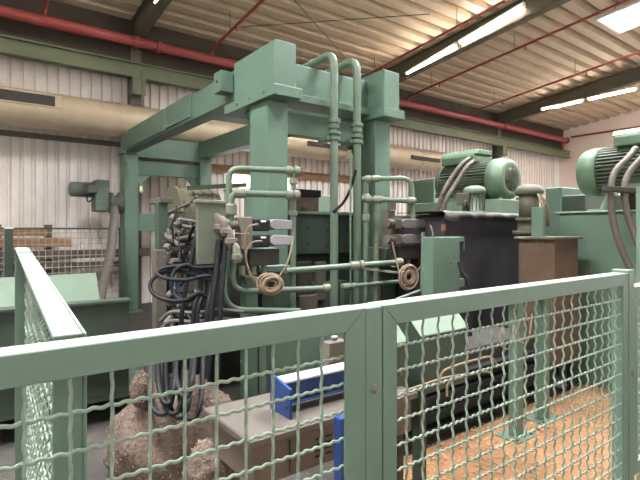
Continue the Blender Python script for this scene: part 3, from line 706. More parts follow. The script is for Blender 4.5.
# black hoses
hoses = []
ORD = ['leftmost','second','third','fourth','fifth','sixth','seventh','eighth','rightmost']
def hose(pts, r=0.022, lab='black hydraulic hose hanging in the bundle left of the gantry post', mt_=BLACK, group='black hydraulic hoses in the hanging bundle'):
    ob = MB().tube(spline([P(*p) for p in pts],7), r, 9).build('hydraulic_hose', mt_); tag(ob, lab, 'hose', group); return ob
HT = [(199,222,184),(203,262,193),(208,262,199),(214,258,207),(219,240,213),(226,236,221)]
for i, (xt, yt_, xb) in enumerate(HT):
    j = random.uniform(-2,2)
    hose([(xt,yt_,4.05),((xt*0.6+xb*0.4),yt_+30,4.0),(xb+j,310,3.92),(xb-2+j,360,3.85),(xb-6+j*2,404+random.uniform(-8,10),3.75)], 0.019 if i != 4 else 0.026,
         ('%s black hose' % ['leftmost','second','third','fourth','fifth','rightmost'][i]) + (' from the left' if 0 < i < 5 else '') + ' in the bundle hanging below the guard plate')
for i in range(6):
    x = 160+i*6; y = 402+random.uniform(-14,16); w_ = random.uniform(9,15)
    hose([(x-w_, 335, 3.6),(x-w_*0.9, y-22, 3.0),(x-w_*0.3, y, 2.85),(x+w_*0.5, y, 2.85),(x+w_, y-24, 2.95),(x+w_*1.2, 330, 3.6)], 0.016, ('%s black hose' % ['leftmost','second','third','fourth','fifth','rightmost'][i]) + (' from the left' if 0 < i < 5 else '') + ' sagging in a U above the fibre lump', group='black hoses sagging in a U')
for i, (cx, cy, rx, ry, lab) in enumerate(((181,273,24,7,'upper black hose loop sticking out to the left'),(176,286,26,15,'large black hose loop sticking out to the left'),(186,283,15,18,'small inner black hose loop left of the bundle'))):
    pts = [(cx+rx+8, cy-6, 4.0)]
    for k in range(9):
        a = -0.7 + (math.pi*1.55)*k/8
        pts.append((cx-rx*math.sin(a)*1.0, cy-ry*math.cos(a), 3.95-0.03*k))
    pts.append((cx+rx+4, cy+ry-4, 3.8))
    hose(pts, 0.016, lab, group='black hose loops')
for i, (y, lab) in enumerate(((313,'dusty hose lying level, topmost of three low ones'),(322,'dusty hose lying level, middle of three low ones'),(332,'dusty hose lying level, lowest of three low ones'))):
    hose([(160,y+8,4.2),(172,y-1,4.15),(195,y,4.1),(220,y-3,4.05),(243,y-1,4.1)], 0.017, lab, mt_=mat('dusty_hose_%d' % i,(88,84,80),0.6), group='low level dusty hoses')

# ------------------------------------------------------------------ left: hopper, gear motor, far fence, timber
t = thing('infeed_hopper', (0,5.6,0), 'wide sage green open infeed hopper at the left', 'hopper')
xr = PY(129,299,4.2).x
MB().box((-2.6,4.2,H-1.36),(xr,4.24,H-0.585)).build('near_plate', GREEND, t, bevel=0.004)
MB().box((-2.6,4.15,H-0.60),(xr+0.01,4.28,H-0.575)).build('near_rim', GREEND, t, bevel=0.003)
MB().box((-2.6,4.12,H-1.12),(xr,4.2,H-1.08)).build('flange', GREEN, t, bevel=0.003)
xf = PY(96,275,7.0).x
MB().hexa([(-2.6,6.5,H-1.3),(xf+0.0,6.5,H-1.3),(xf+0.0,6.54,H-1.3),(-2.6,6.54,H-1.3),(-2.6,7.0,H-0.58),(xf,7.0,H-0.58),(xf,7.04,H-0.58),(-2.6,7.04,H-0.58)]).build('far_plate', GREENL, t, bevel=0.004)
MB().box((-2.6,4.2,H-1.40),(xr+0.25,6.6,H-1.36)).build('bottom_plate', GREEND, t)
for xx in (-2.0,0.6):
    for yy in (4.4,6.3): MB().box((xx,yy,0),(xx+0.1,yy+0.1,H-1.4)).build('leg', GREEND, t)
for k in range(5): MB().lathe((xr-0.2-0.45*k,4.12,H-1.10),(0,-1,0),[(-0.0,0.025),(0.02,0.025),(0.02,0)],6,False).build('bolt', GREEN, t)
MB().box((0.35,4.19,H-1.02),(0.52,4.2,H-0.97)).build('weld_tab', FIT, t)
# gear motor with hose
yg = 9.78
t = thing('gear_motor', PY(100,215,yg), 'small grey gear motor mounted on the far left gantry post', 'motor')
GREY = mat('motor_grey',(96,102,96),0.5,second=(96,94,86),scale=6)
a = PY(69,189,yg); b = PY(94,189,yg)
MB().lathe((a.x,yg,a.z),(1,0,0),[(0,0),(0,0.10),(0.03,0.135),(0.22,0.14),(0.23,0.125),(b.x-a.x,0.125),(b.x-a.x,0)],20).build('motor_body', GREY, t)
for k in range(10):
    aa = 2*math.pi*k/10; MB().bar((a.x+0.24,yg+0.13*math.cos(aa),a.z+0.13*math.sin(aa)),(b.x,yg+0.13*math.cos(aa),a.z+0.13*math.sin(aa)),0.012,0.03,(0,math.cos(aa),math.sin(aa))).build('cooling_rib', GREY, t)
MB().cbox((a.x+0.36,yg-0.16,a.z+0.0),(0.16,0.10,0.14)).build('terminal_box', GREY, t, bevel=0.01)
MB().tube(spline([(a.x+0.36,yg-0.18,a.z-0.06),(a.x+0.34,yg-0.2,a.z-0.2),(a.x+0.27,yg-0.2,a.z-0.22),(a.x+0.26,yg-0.2,a.z-0.12)],5),0.012,6).build('motor_cable', BLACK, t)
c0 = PY(93,180,yg); c1 = PY(107,213,yg)
MB().box((c0.x,yg-0.18,c1.z+0.02),(c1.x,yg+0.18,c0.z)).build('gearbox', mat('gearbox_grey_green',(80,92,82),0.5), t, bevel=0.03, seg=2)
c2 = PY(115,203,yg)
MB().lathe((c1.x,yg,c2.z),(1,0,0),[(0,0),(0,0.15),(0.04,0.15),(0.04,0.20),(0.10,0.20),(0.10,0.15),(0.20,0.15),(0.20,0.21),(0.26,0.21),(0.26,0.12),(2.56-c1.x,0.12),(2.56-c1.x,0)],24).build('flange', mat('flange_dark',(82,84,78),0.55,second=(62,58,52)), t)
tag(MB().tube(spline([PY(114,206,9.72),PY(114.5,216,9.4),PY(113,232,9.2),PY(110,256,9.0),PY(104,280,8.6),PY(100,300,8.0),PY(98,316,7.7)],7),0.08,14).build('ribbed_duct', mat('grey_duct_hose',(92,86,82),0.55,second=(86,78,72),scale=5)), 'thick grey hose hanging down below the gear motor', 'hose')
# far mesh fence
yf = 9.40; zt_ = H+0.04
t = thing('rear_fence', (0.5,yf,0), 'dark framed mesh fence in front of the back wall', 'fence')
MB().box((-2.6,yf,zt_-0.03),(2.5,yf+0.04,zt_)).build('top_rail', GREEND, t)
MB().box((-2.6,yf,0.15),(2.5,yf+0.04,0.2)).build('bottom_rail', GREEND, t)
pa = PY(5,230,yf-0.05); pb = PY(13,230,yf-0.05)
MB().box((pa.x,yf-0.05,0),(pb.x,yf+0.05,zt_-0.02)).build('post', GREEND, t, bevel=0.004)
MB().box((pa.x-0.01,yf-0.06,zt_-0.02),(pb.x+0.01,yf+0.06,zt_+0.01)).build('post_cap', WHITE, t)
MB().box((2.40,yf-0.04,0),(2.5,yf+0.06,zt_)).build('post', GREEND, t, bevel=0.004)
m = MB()
xx = -2.6
while xx < 2.5:
    m.tube([(xx,yf+0.02,0.2),(xx,yf+0.02,zt_-0.03)],0.006,4,False); xx += 0.1
zz = 0.25
while zz < zt_-0.05:
    m.tube([(-2.6,yf+0.024,zz),(2.5,yf+0.024,zz)],0.006,4,False); zz += 0.1
o = m.build('wire_mesh', mat('pale_wire',(170,160,144),0.6), t); o['kind'] = 'stuff'
# timber against the wall
yt = 10.12
t = thing('timber_rack', (0.8,yt,0), 'rack of weathered timber beams behind the rear mesh fence', 'rack')
for (l, r, tp, bt, mt_) in ((-40,48,229,236,'w'),(-40,72,238,247,'w'),(-40,150,249,257,'d'),(-40,120,262,268,'d')):
    a = PY(l if l > -30 else 1,tp,yt); b = PY(r,bt,yt); xa = -3 if l < -30 else a.x
    zt2 = PY(max(l+60,r-30),tp,yt).z; zb2 = PY(max(l+60,r-30),bt,yt).z
    MB().box((xa,yt,zb2),(b.x,yt+0.14,zt2)).build('timber_beam', WOOD if mt_ == 'w' else DUSTY, t, bevel=0.005)
for xx in (-1.5,0.5,1.3): MB().box((xx,yt+0.15,0),(xx+0.12,yt+0.27,H+0.1)).build('rack_post', STEELB, t)

# ------------------------------------------------------------------ fibre pile and table
import mathutils
def lump(name, c, rx, ry, rz, mt_, seed, amp=0.12, res=30):
    vs = []; fs = []; c = Vector(c); nu, nv_ = res*2, res
    for j in range(nv_+1):
        th = math.pi*j/nv_
        for i in range(nu):
            ph = 2*math.pi*i/nu; d = Vector((math.sin(th)*math.cos(ph), math.sin(th)*math.sin(ph), math.cos(th)))
            k = 1+amp*mathutils.noise.fractal(d*2.2+Vector((seed,0,0)),1.0,2.0,4) + 0.05*mathutils.noise.noise(d*14+Vector((0,seed,0)))
            p = Vector((d.x*rx*k, d.y*ry*k, d.z*rz*k)) + c; p.z = max(p.z, 0.0); vs.append(p)
    for j in range(nv_):
        for i in range(nu): fs.append((j*nu+i,(j+1)*nu+i,(j+1)*nu+(i+1)%nu,j*nu+(i+1)%nu))
    return vs, fs
def fibres(par, vs, count, L, mt_, lo=None):
    m = MB()
    for _ in range(count):
        p = random.choice(vs)
        if p.z < 0.01: continue
        d = Vector((random.gauss(0,1),random.gauss(0,1),random.gauss(0,0.6))).normalized()*random.uniform(0.4,1)*L
        u = d.cross(Vector((random.gauss(0,1),random.gauss(0,1),random.gauss(0,1)))).normalized()*0.0022
        m.add([p-d*0.5-u,p-d*0.5+u,p+d*0.5+u*0.3,p+d*0.5-u*0.3],[(0,1,2,3)])
    o = m.build('loose_fibres', mt_, par); o['kind'] = 'stuff'; return o
for (c, rx, ry, rz, seed, lab, nf) in ((P(176,440,3.3),0.42,0.40,0.43,1.0,'big lump of matted wood fibre behind the left fence panel',11000),
        (P(141,390,3.0),0.06,0.06,0.11,4.0,'small upright clump of pale wood fibre beside the hoses',900),
        (P(212,474,2.3),0.13,0.12,0.16,7.0,'small heap of wood fibre in front of the steel table corner',1500)):
    vs, fs = lump('fibre_pile', c, rx, ry, rz, FIBRE, seed)
    zmin = min(v.z for v in vs)
    t = thing('fibre_pile', (c.x,c.y,max(0,zmin)), lab, 'wood fibre'); m = MB(); m.add(vs, fs, True)
    m.build('pile_body', FIBRE, t); fibres(t, vs, nf, 0.035, mat('pale_fibre',(132,116,103),0.9,var=0.25,scale=20))
# steel table
A = PZ(250,442,0.75); X_, Y_ = A.x, A.y
t = thing('steel_cabinet', (X_+0.45,Y_+0.25,0), 'dusty low steel cabinet with louvred side behind the fence', 'cabinet')
MB().box((X_,Y_,0.715),(X_+1.0,Y_+0.46,0.75)).build('top', STEELT, t, bevel=0.006)
MB().box((X_+0.03,Y_+0.02,0.54),(X_+0.97,Y_+0.44,0.715)).build('body', mat('dusty_cabinet_side',(92,80,70),0.65,second=(96,76,64),scale=5), t, bevel=0.006)
for k in range(4):
    MB().box((X_+0.06+(k%2)*0.84,Y_+0.05+0.30*(k//2),0),(X_+0.10+(k%2)*0.84,Y_+0.09+0.30*(k//2),0.54)).build('leg', DARK, t)
for i in range(7):
    for j in range(4):
        MB().box((X_+0.34+i*0.055+ (0.12 if i > 4 else 0),Y_+0.0165,0.66-j*0.026),(X_+0.375+i*0.055+(0.12 if i > 4 else 0),Y_+0.0195,0.668-j*0.026)).build('louvre_slot', BLACK, t)
MB().box((X_+0.20,Y_+0.014,0.56),(X_+0.205,Y_+0.019,0.70)).build('panel_gap', DARK, t)
# blue beam on the table and blue leg
yb0 = Y_+0.16
a = PY(268,376,yb0); b = PY(292,412,yb0)
t = thing('blue_beam', (a.x+0.1,yb0,0.75), 'blue steel beam with end plate lying on the steel cabinet', 'beam')
xe0 = PY(270,390,yb0+0.1).x
MB().hexa([(xe0,yb0+0.10,0.75),(xe0+0.015,yb0+0.10,0.75),(xe0+0.015,yb0-0.07,0.75),(xe0,yb0-0.07,0.75),(xe0,yb0+0.10,0.92),(xe0+0.015,yb0+0.10,0.92),(xe0+0.015,yb0-0.07,0.885),(xe0,yb0-0.07,0.885)]).build('end_plate', BLUE, t, bevel=0.002)
MB().box((xe0+0.0155,yb0+0.03,0.80),(xe0+0.75,yb0+0.04,0.892)).build('web', BLUE, t, bevel=0.001)
MB().box((xe0+0.0155,yb0-0.01,0.892),(xe0+0.75,yb0+0.085,0.902)).build('top_flange', mat('pale_flange',(196,190,196),0.5,second=(120,130,160),scale=8), t, bevel=0.001)  # top flange far paler than the other blue parts
MB().box((xe0+0.0155,yb0-0.01,0.79),(xe0+0.75,yb0+0.085,0.80)).build('bottom_flange', BLUE, t, bevel=0.001)
for (dy, z) in ((0.07,0.85),(-0.04,0.80)): MB().lathe((xe0-0.0005,yb0+dy,z),(-1,0,0),[(0,0.008),(0.002,0.008),(0.002,0)],10).build('bolt_hole', DARK, t)
MB().box((xe0+0.6,yb0-0.02,0.75),(xe0+0.7,yb0+0.09,0.79)).build('foot_block', BLUE, t)
xl = PY(338,420,Y_-0.12).x
t = thing('blue_upright', (xl,Y_-0.12,0), 'blue steel upright just left of the bolted fence post', 'post')
MB().box((xl,Y_-0.14,0.01),(xl+0.05,Y_-0.09,0.80)).build('upright_bar', BLUE, t, bevel=0.003)
MB().box((xl-0.03,Y_-0.17,0),(xl+0.08,Y_-0.06,0.01)).build('base_plate', BLUE, t)
a = PY(329,343,2.6); b = PY(347,366,2.6)
t = thing('oil_reservoir', (a.x,2.6,b.z), 'pale dusty oil reservoir with a knob above the blue beam', 'reservoir')
MB().box((a.x,2.6,b.z-0.1),(b.x,2.68,a.z)).build('tank', DUSTP, t, bevel=0.008)
MB().lathe(((a.x+b.x)/2,2.64,a.z),(0,0,1),[(0,0.018),(0.012,0.018),(0.012,0.026),(0.03,0.026),(0.03,0)],12).build('filler_cap', LAV, t)
MB().box((a.x+0.03,2.62,0),(b.x-0.03,2.66,b.z-0.1)).build('stand', GREEND, t)
t = thing('machine_side_panel', (2.0,2.9,0), 'large dull green panel behind the blue beam', 'panel')
a = PY(272,330,2.9); b = PY(348,400,2.9)
MB().box((a.x,2.9,0),(b.x+0.35,2.96,PY(310,330,2.9).z)).build('sheet', GREEN, t, bevel=0.004)
MB().box((a.x-0.06,2.88,0),(a.x,2.98,PY(310,330,2.9).z)).build('edge_post', GREEND, t, bevel=0.004)

# ------------------------------------------------------------------ right: boxes seen through the mesh
def slope_box(l, r, tp, bt, D, dep, lab, drop=0.10):
    a = P(l,tp,D); yv = a.y; b = PY(r,tp,yv); zb2 = PY(l,bt,yv).z
    t = thing('junction_box', (a.x,yv,max(zb2,0)), lab, 'box', 'sloping green junction boxes')
    z1 = a.z; w_ = b.x-a.x
    MB().prism([(a.x,yv,zb2),(a.x,yv,z1-drop),(a.x,yv+0.10,z1),(a.x,yv+dep,z1),(a.x,yv+dep,zb2)],(w_,0,0)).build('housing', GREEND, t, bevel=0.006)
    MB().prism([(a.x-0.012,yv-0.012,z1-drop-0.006),(a.x-0.012,yv-0.012,z1-drop+0.004),(a.x-0.012,yv+0.098,z1+0.014),(a.x-0.012,yv+dep+0.01,z1+0.014),(a.x-0.012,yv+dep+0.01,z1+0.004),(a.x-0.012,yv+0.10,z1+0.004)],(w_+0.024,0,0)).build('lid', GREENL, t, bevel=0.002)
    MB().box((a.x+0.004,yv-0.006,zb2+0.004),(b.x-0.004,yv-0.001,z1-drop-0.012)).build('door', GREEND, t, bevel=0.002)
    MB().box((a.x+w_*0.3,yv+dep*0.4,0),(a.x+w_*0.3+0.06,yv+dep*0.4+0.06,zb2)).build('stand_leg', GREEND, t)
    MB().cyl((a.x+w_*0.7,yv-0.006,zb2+0.1),(a.x+w_*0.7,yv-0.02,zb2+0.1),0.015,10).build('lock', DUSTY, t)
slope_box(384,405,327,395,2.55,0.20,'green sloping junction box right beside the bolted fence post')
slope_box(421,466,319,396,2.75,0.30,'larger green sloping junction box, farther from the bolted fence post')
# cables around it
for i, (pts, lab) in enumerate(( ([(440,385,2.6),(443,372,2.58),(455,366,2.6),(475,360,2.7),(490,357,2.8),(497,365,2.85)],'pale cable looping over the larger junction box front'),
      ([(402,392,2.5),(420,386,2.5),(445,378,2.55),(470,374,2.65),(488,372,2.75),(494,380,2.8)],'pale cable looping low across the junction boxes'),
      ([(447,396,2.55),(448,384,2.55),(458,378,2.57),(480,372,2.65)],'short pale cable bent over the junction box corner'))):
    tag(MB().tube(spline([P(*p) for p in pts],6),0.007,7).build('loose_cable', CABLE), lab, 'cable', 'pale cables over the junction boxes')
# stand with two legs
t = thing('green_stand', (3.7,2.07,0), 'green two legged stand on the sawdust floor behind the right fence panel', 'stand')
for (px, py, w_) in ((516,436,0.085),(542,419,0.10)):
    c = PZ(px,py,0.0); MB().box((c.x-w_/2,c.y-0.04,0.012),(c.x+w_/2,c.y+0.04,H-0.53)).build('leg', GREEN, t, bevel=0.004)
    pl = MB().box((c.x-0.13,c.y-0.10,0),(c.x+0.13,c.y+0.10,0.012)).build('base_plate', GREEN, t)
    for sx in (-0.1,0.1): MB().lathe((c.x+sx,c.y-0.07,0.012),(0,0,1),[(0,0.012),(0.012,0.012),(0.012,0)],6,False).build('anchor_bolt', DUSTY, pl)
c0 = PZ(516,436,0); c1 = PZ(542,419,0)
MB().bar((c0.x-0.15,c0.y,H-0.50),(c1.x+0.2,c1.y,H-0.50),0.10,0.05).build('top_bar', GREEN, t, bevel=0.004)
for (px, py, lab) in ((506,340,'loose loop of thin wire hanging on the left stand leg'),(524,334,'loose loop of thin wire hanging between the stand legs')):
    pts = [P(px+6*math.cos(a*0.4),py+11*math.sin(a*0.4)-(a*0.4),3.5+0.01*a) for a in range(18)]
    tag(MB().tube([P(px+8,py-20,3.6)]+pts,0.006,6).build('wire_loop', CABLE), lab, 'wire')
# black base with rails
t = thing('machine_underframe', (4,2.6,0), 'black machine base with level rails along the sawdust floor', 'base')
MB().box((2.15,2.42,0),(4.4,2.85,0.62)).build('plinth', DARK, t, bevel=0.01)
for z in (0.08,0.2,0.32,0.44): MB().box((2.1,2.34,z),(4.42,2.42,z+0.045)).build('rail', BLACK, t, bevel=0.004)
MB().box((4.97,2.66,0),(5.9,2.9,0.30)).build('plinth', DARK, t, bevel=0.01)
MB().box((4.97,2.64,0.30),(5.9,2.7,0.36)).build('rail', OLIVE, t)
# pale green cabinet
a = PY(423,237,3.07); a.z = ZZ(237,a.x,3.0); b = PY(460,290,2.95)
t = thing('switch_cabinet', ((a.x+b.x)/2,3.05,0), 'pale sage green cabinet in front of the dark tank', 'cabinet')
MB().box((a.x,2.95,0),(b.x,3.08,a.z)).build('body', GREEN, t, bevel=0.006)
MB().box((b.x,2.97,a.z-0.05),(b.x+0.10,3.06,a.z-0.002)).build('bracket', GREEN, t, bevel=0.004)
MB().box((b.x+0.09,2.97,a.z-0.14),(b.x+0.10,3.06,a.z-0.05)).build('bracket_lip', GREEN, t)
MB().box((b.x,2.97,a.z-0.50),(b.x+0.10,3.06,a.z-0.42)).build('bracket', GREEN, t)
c = PY(451,263,2.95); MB().lathe((c.x,2.95,c.z),(0,-1,0),[(0,0.01),(0.008,0.01),(0.008,0)],8).build('bolt', DUSTY, t)
tag(MB().tube(spline([P(459,262,4.5),P(462,272,4.48),P(467,280,4.46),P(470,300,4.45),P(470,360,4.45),P(470,401,4.45)],6),0.02,8).build('black_hose', BLACK), 'short black hose beside the pale green cabinet', 'hose')
# dark tank
zt0 = H+0.15
x1 = PY(523,217,3.3).x
t = thing('dark_tank', (4.9,3.8,0), 'large dark purple grey tank with a flat lid', 'tank')
MB().box((4.15,3.3,0),(x1,4.20,zt0)).build('body', TANKD, t, bevel=0.02, seg=2)
MB().box((4.40,3.24,zt0),(x1+0.08,4.9,zt0+0.03)).build('lid', OLIVE, t, bevel=0.004)
for k in range(3):
    c = P(440,231,5.2)
m = MB(); 
a = PY(441,226,3.28)
MB().box((a.x+0.03,3.29,zt0-0.16),(a.x+0.09,3.3,zt0-0.09)).build('label_plate', mat('orange_brown_tag',(150,104,74),0.6), t)
# tarp draped over lid edge
vs = []; fs = []; n = 26; xa = 4.05
for i in range(n+1):
    x = xa+(x1-xa)*i/n
    for (yy, dz) in ((3.9,0.045),(3.42,0.045),(3.24,0.045),(3.215,0.03),(3.21,0.0-0.02*abs(math.sin(i*0.9))-(0.04 if i < 4 else 0))):
        vs.append((x,yy+0.012*math.sin(i*1.7),zt0+dz+0.006*math.sin(i*1.3+yy*6)))
for i in range(n):
    for j in range(4): fs.append((i*5+j,i*5+j+1,(i+1)*5+j+1,(i+1)*5+j))
m = MB(); m.add(vs, fs, True); o = m.build('dusty_tarp', mat('dusty_sheet',(100,96,92),0.6,second=(60,58,58),mix=0.8,scale=5)); tag(o, 'creased dusty grey sheet draped over the dark tank lid edge', 'tarp')
sd = o.modifiers.new('thick','SOLIDIFY'); sd.thickness = 0.006
# left of the tank lid: pale rim seen between the posts
t = thing('valve_shelf', (3.9,3.9,0), 'dusty shelf carrying the right valve stack', 'shelf')
a = PY(390,214,3.75); b = PY(441,219,3.75)
MB().box((a.x,3.80,H-0.26),(4.10,4.15,H-0.20)).build('shelf_plate', DUSTY, t, bevel=0.004)
MB().box((a.x+0.05,3.95,0),(4.08,4.12,H-0.26)).build('column', GREEND, t)
MB().box((a.x+0.12,3.90,H-0.20),(a.x+0.24,4.0,PY(404,210,3.75).z)).build('upright', DUSTP, t)
MB().cyl((a.x+0.18,3.9,PY(404,206,3.75).z-0.04),(a.x+0.18,3.9,PY(404,206,3.75).z+0.1),0.05,12).build('cap', DUSTY, t)
# brown box
t = thing('rusty_box', (4.68,2.45,0), 'rusty brown sheet metal box with a green rim', 'box')
MB().box((4.47,2.27,0.30),(4.93,2.63,H-0.09)).build('body', RUST, t, bevel=0.005)
MB().box((4.43,2.24,H-0.09),(4.96,2.66,H-0.065)).build('rim', OLIVE, t, bevel=0.003)
for k in range(5): MB().lathe((4.47,2.32+0.065*k,H-0.13),(-1,0,0),[(0,0.008),(0.006,0.008),(0.006,0)],8).build('rivet', DUSTY, t)
for (xx, yy) in ((4.5,2.3),(4.86,2.3),(4.5,2.56),(4.86,2.56)): MB().box((xx,yy,0),(xx+0.05,yy+0.05,0.30)).build('leg', DARK, t)
a = P(541,207,4.75); b = P(548,239,4.75)
MB().box((a.x,a.y-0.02,H-0.066),(a.x+0.05,a.y+0.10,a.z)).build('upright_plate', GREEN, t, bevel=0.003)
# big green tank
t = thing('green_tank', (6,2.1,0), 'large pale sage green tank under the right motor', 'tank')
zt1 = H+0.175
MB().box((5.2,0.95,0),(6.9,2.60,zt1)).build('body', GREEN, t, bevel=0.012, seg=2)
MB().box((5.17,0.92,zt1),(6.93,2.63,zt1+0.02)).build('lid', GREENL, t, bevel=0.004)
# box behind it
t = thing('coupling_guard', (6.6,3.7,0), 'green box shaped guard between the two motors', 'guard')
a = PXx(545,188,5.95); b = PXx(562,222,5.95)
MB().box((5.95,b.y,0),(7.6,a.y,a.z)).build('housing', GREEN, t, bevel=0.01)
MB().box((5.95,2.66,0),(7.6,b.y-0.001,ZZ(196,6.2,2.8))).build('lower_housing', GREEND, t, bevel=0.01)
MB().box((5.93,b.y-0.82,ZZ(196,6.2,2.8)),(7.62,a.y+0.02,ZZ(196,6.2,2.8)+0.0)).build('seam', GREENL, t) if False else None

# ------------------------------------------------------------------ electric motors
def motor(c, r, L, end, lab, tbx, zbase, cf=0.28, t0=0.42, t1=0.86):
    """axis along y; fan cowl at c, body runs to c + end*L"""
    c = Vector(c); t = thing('electric_motor', (c.x,c.y+end*L/2,zbase), lab, 'motor')
    d = Vector((0,end,0)); q = r*0.9
    MB().lathe(c,d,[(0.006,r*0.56),(0.0,r*0.60),(0.0,r*0.74),(0.012,r*0.84),(0.05,r*0.95),(0.12,r),(L*cf,r),(L*cf,r*0.9),(L*cf,0)],32).build('fan_cowl', MOTG, t)
    gr = MB().lathe(c+d*0.005,d,[(0,0),(0,r*0.58),(0.03,r*0.58),(0.03,0)],28).build('fan_grille', mat('grille_dust',(92,82,72),0.7,second=(80,70,60)), t)
    for k in range(1,5): 
        rr = r*0.58*k/5
        MB().tube([c+Vector((rr*math.cos(a*math.pi/12),-end*0.004,rr*math.sin(a*math.pi/12))) for a in range(25)],0.005,4,False).build('grille_ring', MOTF, gr)
    for k in range(4):
        a = math.pi*k/4; v = Vector((math.cos(a),0,math.sin(a)))*r*0.57
        MB().bar(c-v+Vector((0,-end*0.004,0)),c+v+Vector((0,-end*0.004,0)),0.008,0.006,(0,1,0)).build('grille_bar', MOTF, gr)
    MB().lathe(c+d*(L*(cf-0.02)),d,[(0,0),(0,r*0.84),(L*(0.94-cf),r*0.84),(L*(0.94-cf),r*0.97),(L*(1-cf),r*0.97),(L*(1.02-cf),r*0.6),(L*(1.02-cf),0)],28).build('stator_body', MOTF, t)
    m = MB()
    for k in range(40):
        a = 2*math.pi*k/40; v = Vector((math.cos(a),0,math.sin(a)))
        if v.z < -0.8: continue
        m.bar(c+d*(L*cf+0.01)+v*r*0.89, c+d*(L*0.92)+v*r*0.89, 0.014, r*0.17, v)
    m.build('cooling_fins', MOTF, t)
    for s in (-1,1):
        MB().box((c.x+s*r*0.55,c.y+end*L*0.38,zbase),(c.x+s*r*0.95,c.y+end*L*0.85,zbase+0.04)).build('foot', MOTG, t, bevel=0.004)
        MB().box((c.x+s*r*0.60,c.y+end*L*0.40,zbase+0.04),(c.x+s*r*0.75,c.y+end*L*0.83,c.z-r*0.45)).build('foot_web', MOTG, t)
    tb = MB().box((c.x-tbx*0.5,c.y+end*L*t0,c.z+r*0.86),(c.x+tbx*0.5,c.y+end*L*t1,c.z+r*1.28)).build('terminal_box', MOTG, t, bevel=0.02, seg=2)
    MB().prism([(c.x-tbx*0.46,c.y+end*L*(t0-0.02),c.z+r*1.28),(c.x+tbx*0.46,c.y+end*L*(t0-0.02),c.z+r*1.28),(c.x+tbx*0.34,c.y+end*L*(t0-0.02),c.z+r*1.52),(c.x-tbx*0.34,c.y+end*L*(t0-0.02),c.z+r*1.52)],(0,end*L*(t1-t0+0.04),0)).build('terminal_lid', MOTG, tb, bevel=0.01)
    MB().tube([c+d*(L*0.60)+Vector((0.10*0+0.05*math.cos(a*math.pi/8),0,r*0.95+0.05*math.sin(a*math.pi/8))) for a in range(9)],0.012,8).build('lifting_eye', MOTG, t)
    return t
cL = P(512,179,6.0)
motor(cL, 0.275, 1.02, 1, 'large green finned electric motor with fan grille facing forward', 0.42, H+0.41-0.03, 0.21, 0.40, 0.92)
t = thing('motor_plinth', (cL.x,3.8,zt0+0.03), 'pale green plinth under the left electric motor', 'plinth')
MB().box((cL.x-0.28,3.34,zt0+0.03),(cL.x+0.27,4.85,H+0.38)).build('block', GREENL, t, bevel=0.008)
for dx in (-0.2,0.0,0.18): MB().lathe((cL.x+dx,3.38,H+0.38),(0,0,1),[(0,0.02),(0.03,0.02),(0.03,0)],6,False).build('bolt', GREEN, t)
cR = P(584,174,5.35)
motor(cR, 0.265, 1.25, -1, 'large green finned electric motor cut off by the right photo edge', 0.40, zt1+0.17, 0.17, 0.30, 0.68)
t = thing('motor_plinth', (cR.x,cR.y-0.6,zt1+0.02), 'dark green raised frame under the right electric motor', 'plinth')
MB().box((cR.x-0.28,cR.y-1.15,zt1+0.02),(cR.x+0.28,cR.y-0.42,zt1+0.17)).build('block', GREEND, t, bevel=0.006)
MB().bar((cR.x-0.29,cR.y-0.30,zt1+0.02),(cR.x-0.22,cR.y-0.36,zt1+0.22),0.05,0.03).build('strut', GREENL, t)
MB().box((cR.x-0.36,cR.y-0.36,zt1+0.02),(cR.x-0.22,cR.y-0.2,zt1+0.04)).build('strut_foot', GREENL, t)
# rear housing of the left motor
t = thing('drive_housing', (5.3,5.1,0), 'pale green drive housing behind the left electric motor', 'housing')
a = PY(434,178,4.95)
MB().box((a.x,4.95,0),(a.x+0.75,5.5,a.z)).build('housing_body', GREENL, t, bevel=0.01)
# conduits
def conduit(pts, r, lab, grp):
    tag(MB().tube(spline([P(*p) for p in pts],7),r,10).build('conduit', CONDUIT), lab, 'conduit', grp)
conduit([(470,158,6.0),(461,165,5.95),(450,180,5.9),(442,195,5.85),(437,214,5.85)],0.027,'dusty conduit from the left motor terminal box, upper one','left motor conduits')
conduit([(474,161,5.9),(466,168,5.85),(455,185,5.8),(447,198,5.75),(442,215,5.75)],0.027,'dusty conduit from the left motor terminal box, lower one','left motor conduits')
conduit([(636,148,4.55),(628,158,4.5),(615,172,4.45),(611,190,4.4),(613,220,4.4),(620,245,4.38),(630,268,4.36)],0.030,'dusty conduit curving down from the right motor, left one','right motor conduits')
conduit([(650,150,4.45),(640,160,4.42),(628,175,4.4),(624,192,4.36),(628,215,4.36),(636,238,4.34),(646,262,4.32)],0.030,'dusty conduit curving down from the right motor, nearer the edge','right motor conduits')
a = P(604,188,4.4)
t = thing('conduit_clamp', a, 'dark clamp bar holding the two right conduits', 'clamp')
MB().bar(P(604,189,4.36),P(642,191,4.33),0.08,0.05).build('clamp_bar', DARK, t, bevel=0.004)
MB().bar(P(632,192,4.55),P(632,212,4.75),0.05,0.03).build('clamp_arm', DARK, t)
MB().bar(P(436,196,5.9),P(455,196,5.75),0.05,0.05).build('conduit_bracket', DARK, None); tag(bpy.data.objects['conduit_bracket'],'dark bracket holding the two left conduits','bracket')
